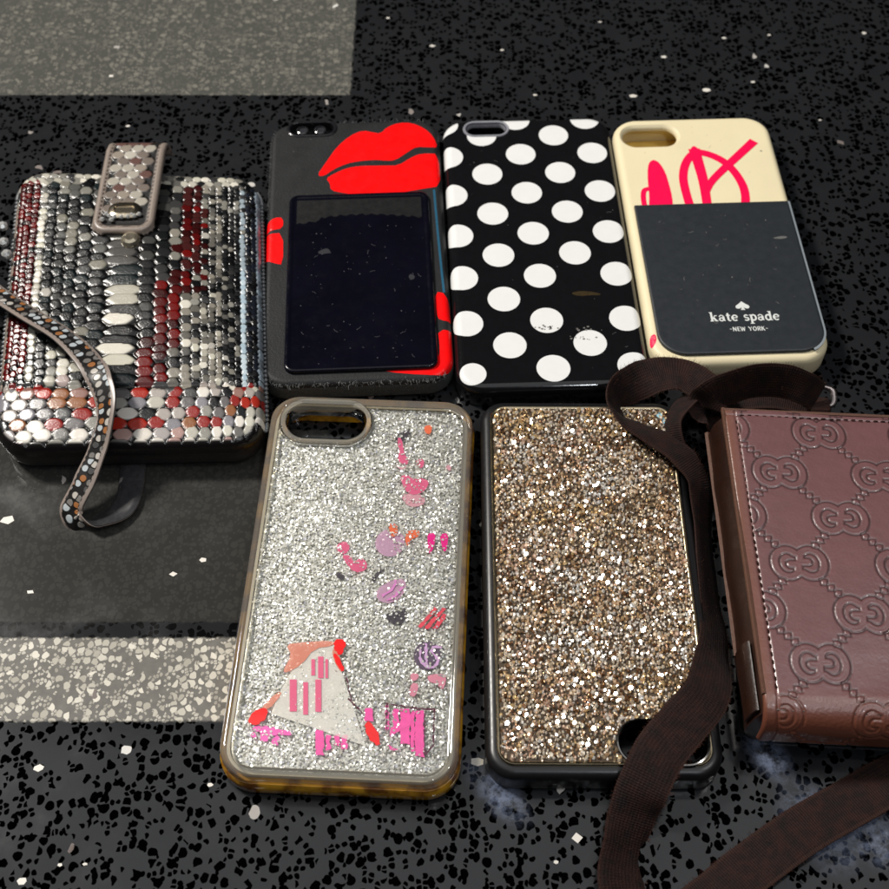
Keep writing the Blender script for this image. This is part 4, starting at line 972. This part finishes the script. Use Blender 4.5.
def seg_sd(px_, py_, pts):
    d = np.full(px_.shape, 1e9)
    for (ax_, ay_), (bx_, by_) in zip(pts[:-1], pts[1:]):
        vx, vy = bx_ - ax_, by_ - ay_; L2 = vx * vx + vy * vy
        t = np.clip(((px_ - ax_) * vx + (py_ - ay_) * vy) / L2, 0, 1)
        d = np.minimum(d, np.hypot(px_ - ax_ - t * vx, py_ - ay_ - t * vy))
    return d
# a pair of facing letters G, the second turned half round
g1 = [(x - 3.3, y) for x, y in arc(0, 0, 3.7, 4.5, 48, 318, 20)] + [(-.3, -.4), (-2.5, -.4)]
g2 = [(-x, -y) for x, y in g1]
emb = np.zeros_like(Xp)
def lat(u, v): q = lpx(brown, u, v, ZT); return q[0] + shear * 0, -q[1]
o0 = np.array(lat(834, 520)); v1 = (np.array(lat(850, 615)) - np.array(lat(816, 433))) / 2; v2 = np.array(lat(777, 473)) - np.array(lat(834, 520)); v2 = v2
ha = (np.array(lat(777, 473)) + np.array(lat(790, 563))) / 2 - o0
va = v1 / 2
nodes = [o0 + i * (ha + va) + j * (ha - va) for i in range(-6, 7) for j in range(-6, 7)]
def stamp(cx, cy, ext, fn):
    a = np.searchsorted(xs, cx - ext); b = np.searchsorted(xs, cx + ext); c_ = np.searchsorted(ss, cy - ext); d_ = np.searchsorted(ss, cy + ext)
    if b - a < 2 or d_ - c_ < 2: return
    sl2 = np.s_[c_:d_, a:b]; emb[sl2] += fn(Xp[sl2] - cx, -(Sp[sl2] - cy))
def gg(x, y):
    d = np.minimum(seg_sd(x, y, g1), seg_sd(x, y, g2)); band = np.clip((1.1 - d) / .35, 0, 1); halo = np.exp(-((d - 1.35) / .32) ** 2)
    return band * .07 - halo * .24 - .05 * np.exp(-(d / .3) ** 2)
def sq(x, y):
    d = np.maximum(np.abs(x), np.abs(y)); return .12 * np.clip((.8 - d) / .3, 0, 1) - .2 * np.exp(-((d - 1.0) / .26) ** 2)
for p in nodes:
    if -12 < p[0] < BW + 12 and -12 < p[1] < s_tot + 12:
        stamp(p[0], p[1], 10.0, gg)
        for dv in (ha + va, ha - va):
            for t in (.39, .5, .61): stamp(p[0] + dv[0] * t, p[1] + dv[1] * t, 2.4, sq)
nse = np.zeros_like(Xp)
for _ in range(14):
    fx_, fy_, ph_ = rng.normal(0, .9), rng.normal(0, .9), rng.random() * 6.28; nse += np.sin(Xp * fx_ + Sp * fy_ + ph_) / 14
edge_f = np.clip((Xp - 4.2) / .5, 0, 1); groove = -.35 * np.exp(-((Xp - 3.9) / .35) ** 2) - .3 * np.exp(-((Sp - 2.6) / .35) ** 2)
hgt = emb * edge_f * np.clip((Sp - 2.6) / .5, 0, 1) + groove + .05 * nse
edge_round = -1.1 * np.clip((.9 - Xp) / .9, 0, 1) ** 2 - 1.0 * np.clip((.9 - Sp) / .9, 0, 1) ** 2
bul = 1.5 * np.sin(np.clip(Xp / BW, 0, 1) * math.pi) * np.sin(np.clip(Sp / flat_len, 0, 1) * math.pi) + .35 * np.sin(Xp * .11 + Sp * .07)
hh_ = hgt + edge_round + bul * np.clip((flat_len - Sp) / 12, 0, 1)
aa = np.clip((Sp - flat_len) / FR, 0, math.pi / 2); ex = np.maximum(Sp - flat_len - FR * math.pi / 2, 0)
yl = -np.minimum(Sp, flat_len) - (FR + hh_) * np.sin(aa); zl = ZT - FR + (FR + hh_) * np.cos(aa) - ex
yl = np.where(Sp < flat_len, -Sp, yl); zl = np.where(Sp < flat_len, ZT + hh_, zl)
xl = Xp + shear * yl
wv = (.5 + .5 * nse * 3).clip(0, 1)[..., None]
bc = np.array([.155, .070, .072]) * (.95 + .1 * wv)
stamped = np.clip(-emb / .15, 0, 1)[..., None] * edge_f[..., None]; bc = bc * (1 - .62 * stamped)
burn = np.clip(1 - Xp / 5.0, 0, 1)[..., None]; lowb = np.clip((Sp - flat_len + 2) / 10, 0, 1)[..., None]
bc = bc * (1 - burn) + np.array([.19, .075, .045]) * burn; bc = bc * (1 - lowb) + np.array([.16, .050, .028]) * lowb
leather = tint_mat('brown leather', .36, 0, .9, .22, (1.1, .10))
fp = grid('front_panel', xl[::-1], yl[::-1], zl[::-1], leather, brown, bc[::-1])
md = fp.modifiers.new('thick', 'SOLIDIFY'); md.thickness = 1.5 * S; md.offset = -1
# raw cut edge, gusset and back
raw = basic('raw leather edge', (.10, .042, .024), .6, var=.25, vs=.5, bump=.15)
gus = basic('gusset leather', (.020, .0065, .0035), .42, var=.35, vs=.12, bump=.12, bs=1.0)
mb = MB()
prof_g = [(2.6, ZT - 1.6), (1.0, ZT - 3), (-1.2, ZT - 8), (-2.2, ZT - 14), (-2.0, ZT - 18), (0, 3), (1.5, 1.2)]
rows_ = []
for yv in np.linspace(-1, -BL - 2, 30):
    rows_.append([(x + shear * yv + .25 * math.sin(yv * .21 + z_ * .3), yv, z_) for x, z_ in prof_g] + [(BW - 3 + shear * yv, yv, 1.2), (BW - 3 + shear * yv, yv, ZT - 1.6)])
mb.rings(rows_); mb.build('gusset', gus, brown, 60)
mb = MB(); mb.rings([[(x0 + shear * yv, yv, z_) for x0, z_ in ((-3.0, 9.6), (-2.2, 10.3), (-1.2, 10.0), (-1.2, 8.6), (-2.8, 8.8))] for yv in np.linspace(.4, -BL * .80, 24)]); mb.build('gusset_edge', raw, brown, 50)
mb = MB(); mb.rings([[(x0 + shear * yv, yv, z_) for x0, z_ in ((-.25, ZT - .2), (.15, ZT + .25), (.9, ZT + .05), (.9, ZT - 1.4), (-.15, ZT - 1.4))] for yv in np.linspace(.2, -flat_len - 1, 30)])
mb.rings([[(x0 + shear * y0, y0, z_) for y0, z_ in ((.25, ZT - .2), (-.15, ZT + .25), (-.9, ZT + .05), (-.9, ZT - 1.4), (.15, ZT - 1.4))][::-1] for x0 in np.linspace(.2, BW, 20)]); mb.build('edge_binding', raw, brown, 50)
loft(BW - 1, BL + 2, 5, [(1, .3), (.2, .8), (0, 2.5), (.5, 3.6), (1, 3.8)], 8, BW / 2 - shear * BL / 2, -BL / 2 - .5).build('back_panel', dark_leather, brown)
# side tab at the lower end of the gusset with loose stitches
mb = MB(); 
mb.rings([[(x0 + shear * yv, yv, z_) for x0, z_ in ((-2.9, ZT - 13), (-2.6, ZT - 9), (-1.6, ZT - 5), (-.6, ZT - 4.4), (-.6, ZT - 9), (-1.6, ZT - 13))] for yv in np.linspace(-BL * .80, -BL - 1, 8)]); mb.build('side_tab', gus, brown, 60)
def stitches(name, P0, P1, n_, m, z, ln_=1.5, r_=.24, gap=None):
    mb = MB(); P0, P1 = np.array(P0, float), np.array(P1, float); d = (P1 - P0); L_ = np.linalg.norm(d); d /= L_; pr = np.array([-d[1], d[0]])
    for i in range(n_):
        c_ = P0 + d * L_ * (i + .5) / n_ + rng.normal(0, .06, 2)
        rg = []
        for t, k_, dz in ((-1, .35, -.18), (-.6, 1, .02), (.6, 1, .02), (1, .35, -.18)):
            q_ = c_ + d * t * ln_ / 2
            rg.append([(q_[0] + pr[0] * r_ * k_ * math.cos(a_), q_[1] + pr[1] * r_ * k_ * math.cos(a_), z + dz + r_ * k_ * math.sin(a_)) for a_ in np.linspace(0, 6.283, 7)[:-1]])
        mb.rings(rg)
    return mb.build(name, m, brown, 60)
thr = basic('dark thread', (.028, .012, .009), .9, var=.4, vs=1, spec=.1)
stitches('stitching', (3.9 + shear * -4, -4), (3.9 + shear * -flat_len, -flat_len), int(flat_len / 2.5), thr, ZT + .05)
stitches('stitching', (5, -2.6), (BW - 3, -2.6), int(BW / 2.5), thr, ZT + .05)
# ribbon strap
def ribbon_mat():
    k = M('grosgrain ribbon'); uv = k.n('ShaderNodeUVMap', uv_map='strap'); sp = k.n('ShaderNodeSeparateXYZ'); k.l(uv.outputs[0], sp.inputs[0])
    u, v = sp.outputs[0], sp.outputs[1]
    wv = k.math('SINE', k.math('ADD', k.math('MULTIPLY', v, 42.0), k.math('MULTIPLY', k.math('SINE', k.math('MULTIPLY', u, .16)), .8)))
    cr_ = k.math('SINE', k.math('MULTIPLY', u, 9.0))
    n1 = k.noise(.28, 5, rough=.65); n2 = k.noise(2.2, 3)
    c_ = k.mix(k.step(n1, .3, .7), (.0045, .0013, .0009), (.019, .0048, .0028))
    hem = k.step(k.math('ABSOLUTE', v), .80, .95)
    c_ = k.mix(k.math('MULTIPLY', hem, .6), c_, (.030, .011, .007))
    c_ = k.mix(k.math('MULTIPLY', k.step(n2, .58, .72), .35), c_, (.040, .018, .013))
    k.l(c_, k.b.inputs['Base Color']); k.b.inputs['Roughness'].default_value = .75; k.b.inputs['Sheen Weight'].default_value = .02
    k.b.inputs['Specular IOR Level'].default_value = .25
    k.bump(k.math('ADD', k.math('MULTIPLY', wv, .14), k.math('ADD', k.math('MULTIPLY', cr_, .25), n2)), .22, .9)
    return k.m
rib = ribbon_mat()
P = lambda L: [lpx(brown, u, v, z) for u, v, z in L]
# loop over the neighbouring cases, down into the gap beside the pouch, out along the counter, round and back
make_ribbon(brown, 'strap', P([(716, 402, 14), (700, 384, 15), (680, 374, 15), (655, 375, 15), (630, 385, 14.5), (615, 396, 14.5), (617, 413, 13.8), (635, 427, 13.8), (660, 440, 14), (684, 458, 14), (700, 486, 10), (703, 530, 4.5), (709, 590, 4), (714, 640, 6), (708, 690, 13.5), (684, 722, 14.5), (660, 752, 14), (644, 785, 11), (632, 815, 5), (624, 845, 2.2), (622, 885, 2.0), (640, 925, 1.8), (690, 915, 1.8), (745, 872, 2.0), (800, 832, 2.2), (850, 803, 2.2), (900, 775, 2.2), (980, 735, 2)]),
            [11, 12, 13, 13, 12.5, 12, 12, 12, 12.5, 12.5, 12.5, 12.5, 13, 13, 13.5, 14, 14.2, 14, 13.5, 13.5, 14, 14, 14, 14, 14, 14, 14, 14], 1.1, rib, [30, 10, 0, 8, 45, 62, 55, 35, 25, 25, 40, 55, 52, 42, 14, 6, 4, 2, 20, 32, 20, 10, 12, 14, 14, 14, 14, 14], 14, fuzz=5)
make_ribbon(brown, 'strap', P([(712, 425, 8), (703, 412, 12), (712, 396, 20), (730, 388, 22), (755, 381, 23), (782, 381, 23), (804, 388, 21), (818, 396, 17)]), [10, 11, 12, 13, 13, 12.5, 11, 9], 1.1, rib, [-20, -45, -62, -70, -72, -70, -60, -50], 12, fuzz=5)
# added dark ribbon behind the pouch, standing in for shade under the arch
make_ribbon(brown, 'strap', P([(700, 418, 5), (728, 398, 8), (770, 393, 10), (812, 402, 10)]), [12, 13, 13, 11], 1.1, rib, [0, 0, 0, 0], 10)  # added ribbon standing in for shade, not a length of the strap
# twisted end tucked beside the gusset
make_ribbon(brown, 'strap', P([(690, 470, 3), (676, 448, 9), (672, 425, 13), (684, 404, 14), (700, 392, 13)]), [6, 8, 9, 9, 8], 1.1, rib, [40, 60, 55, 40, 30], 10)
# strap ring: a flat metal loop
q = lpx(brown, 818, 397, 15)
mb = MB(); rg = []
for i in range(28):
    a_ = 2 * math.pi * i / 28; cx_, cz_ = 5.2 * (abs(math.cos(a_)) ** .6) * (1 if math.cos(a_) > 0 else -1), 3.6 * (abs(math.sin(a_)) ** .6) * (1 if math.sin(a_) > 0 else -1)
    rg.append([(q[0] + cx_ * (1 + .22 * math.cos(b_)), q[1] + cz_ * .8 * (1 + .22 * math.cos(b_)), q[2] + cz_ * .45 + .9 * math.sin(b_)) for b_ in np.linspace(0, 6.283, 9)[:-1]])
rg.append(rg[0]); mb.rings(rg, False, False); mb.build('strap_ring', basic('steel ring', (.30, .26, .25), .4, 1, var=.2), brown, 60)
mb = loft(7.0, 6.0, 1.2, [(0, 11), (0, 14.2), (.5, 14.8), (1, 14.8)], 5, q[0] + .5, q[1] - 2.5); mb.build('ring_tab', gus, brown)

for o in bpy.data.objects:
    for k in ('_c', '_t'):
        if k in o: del o[k]
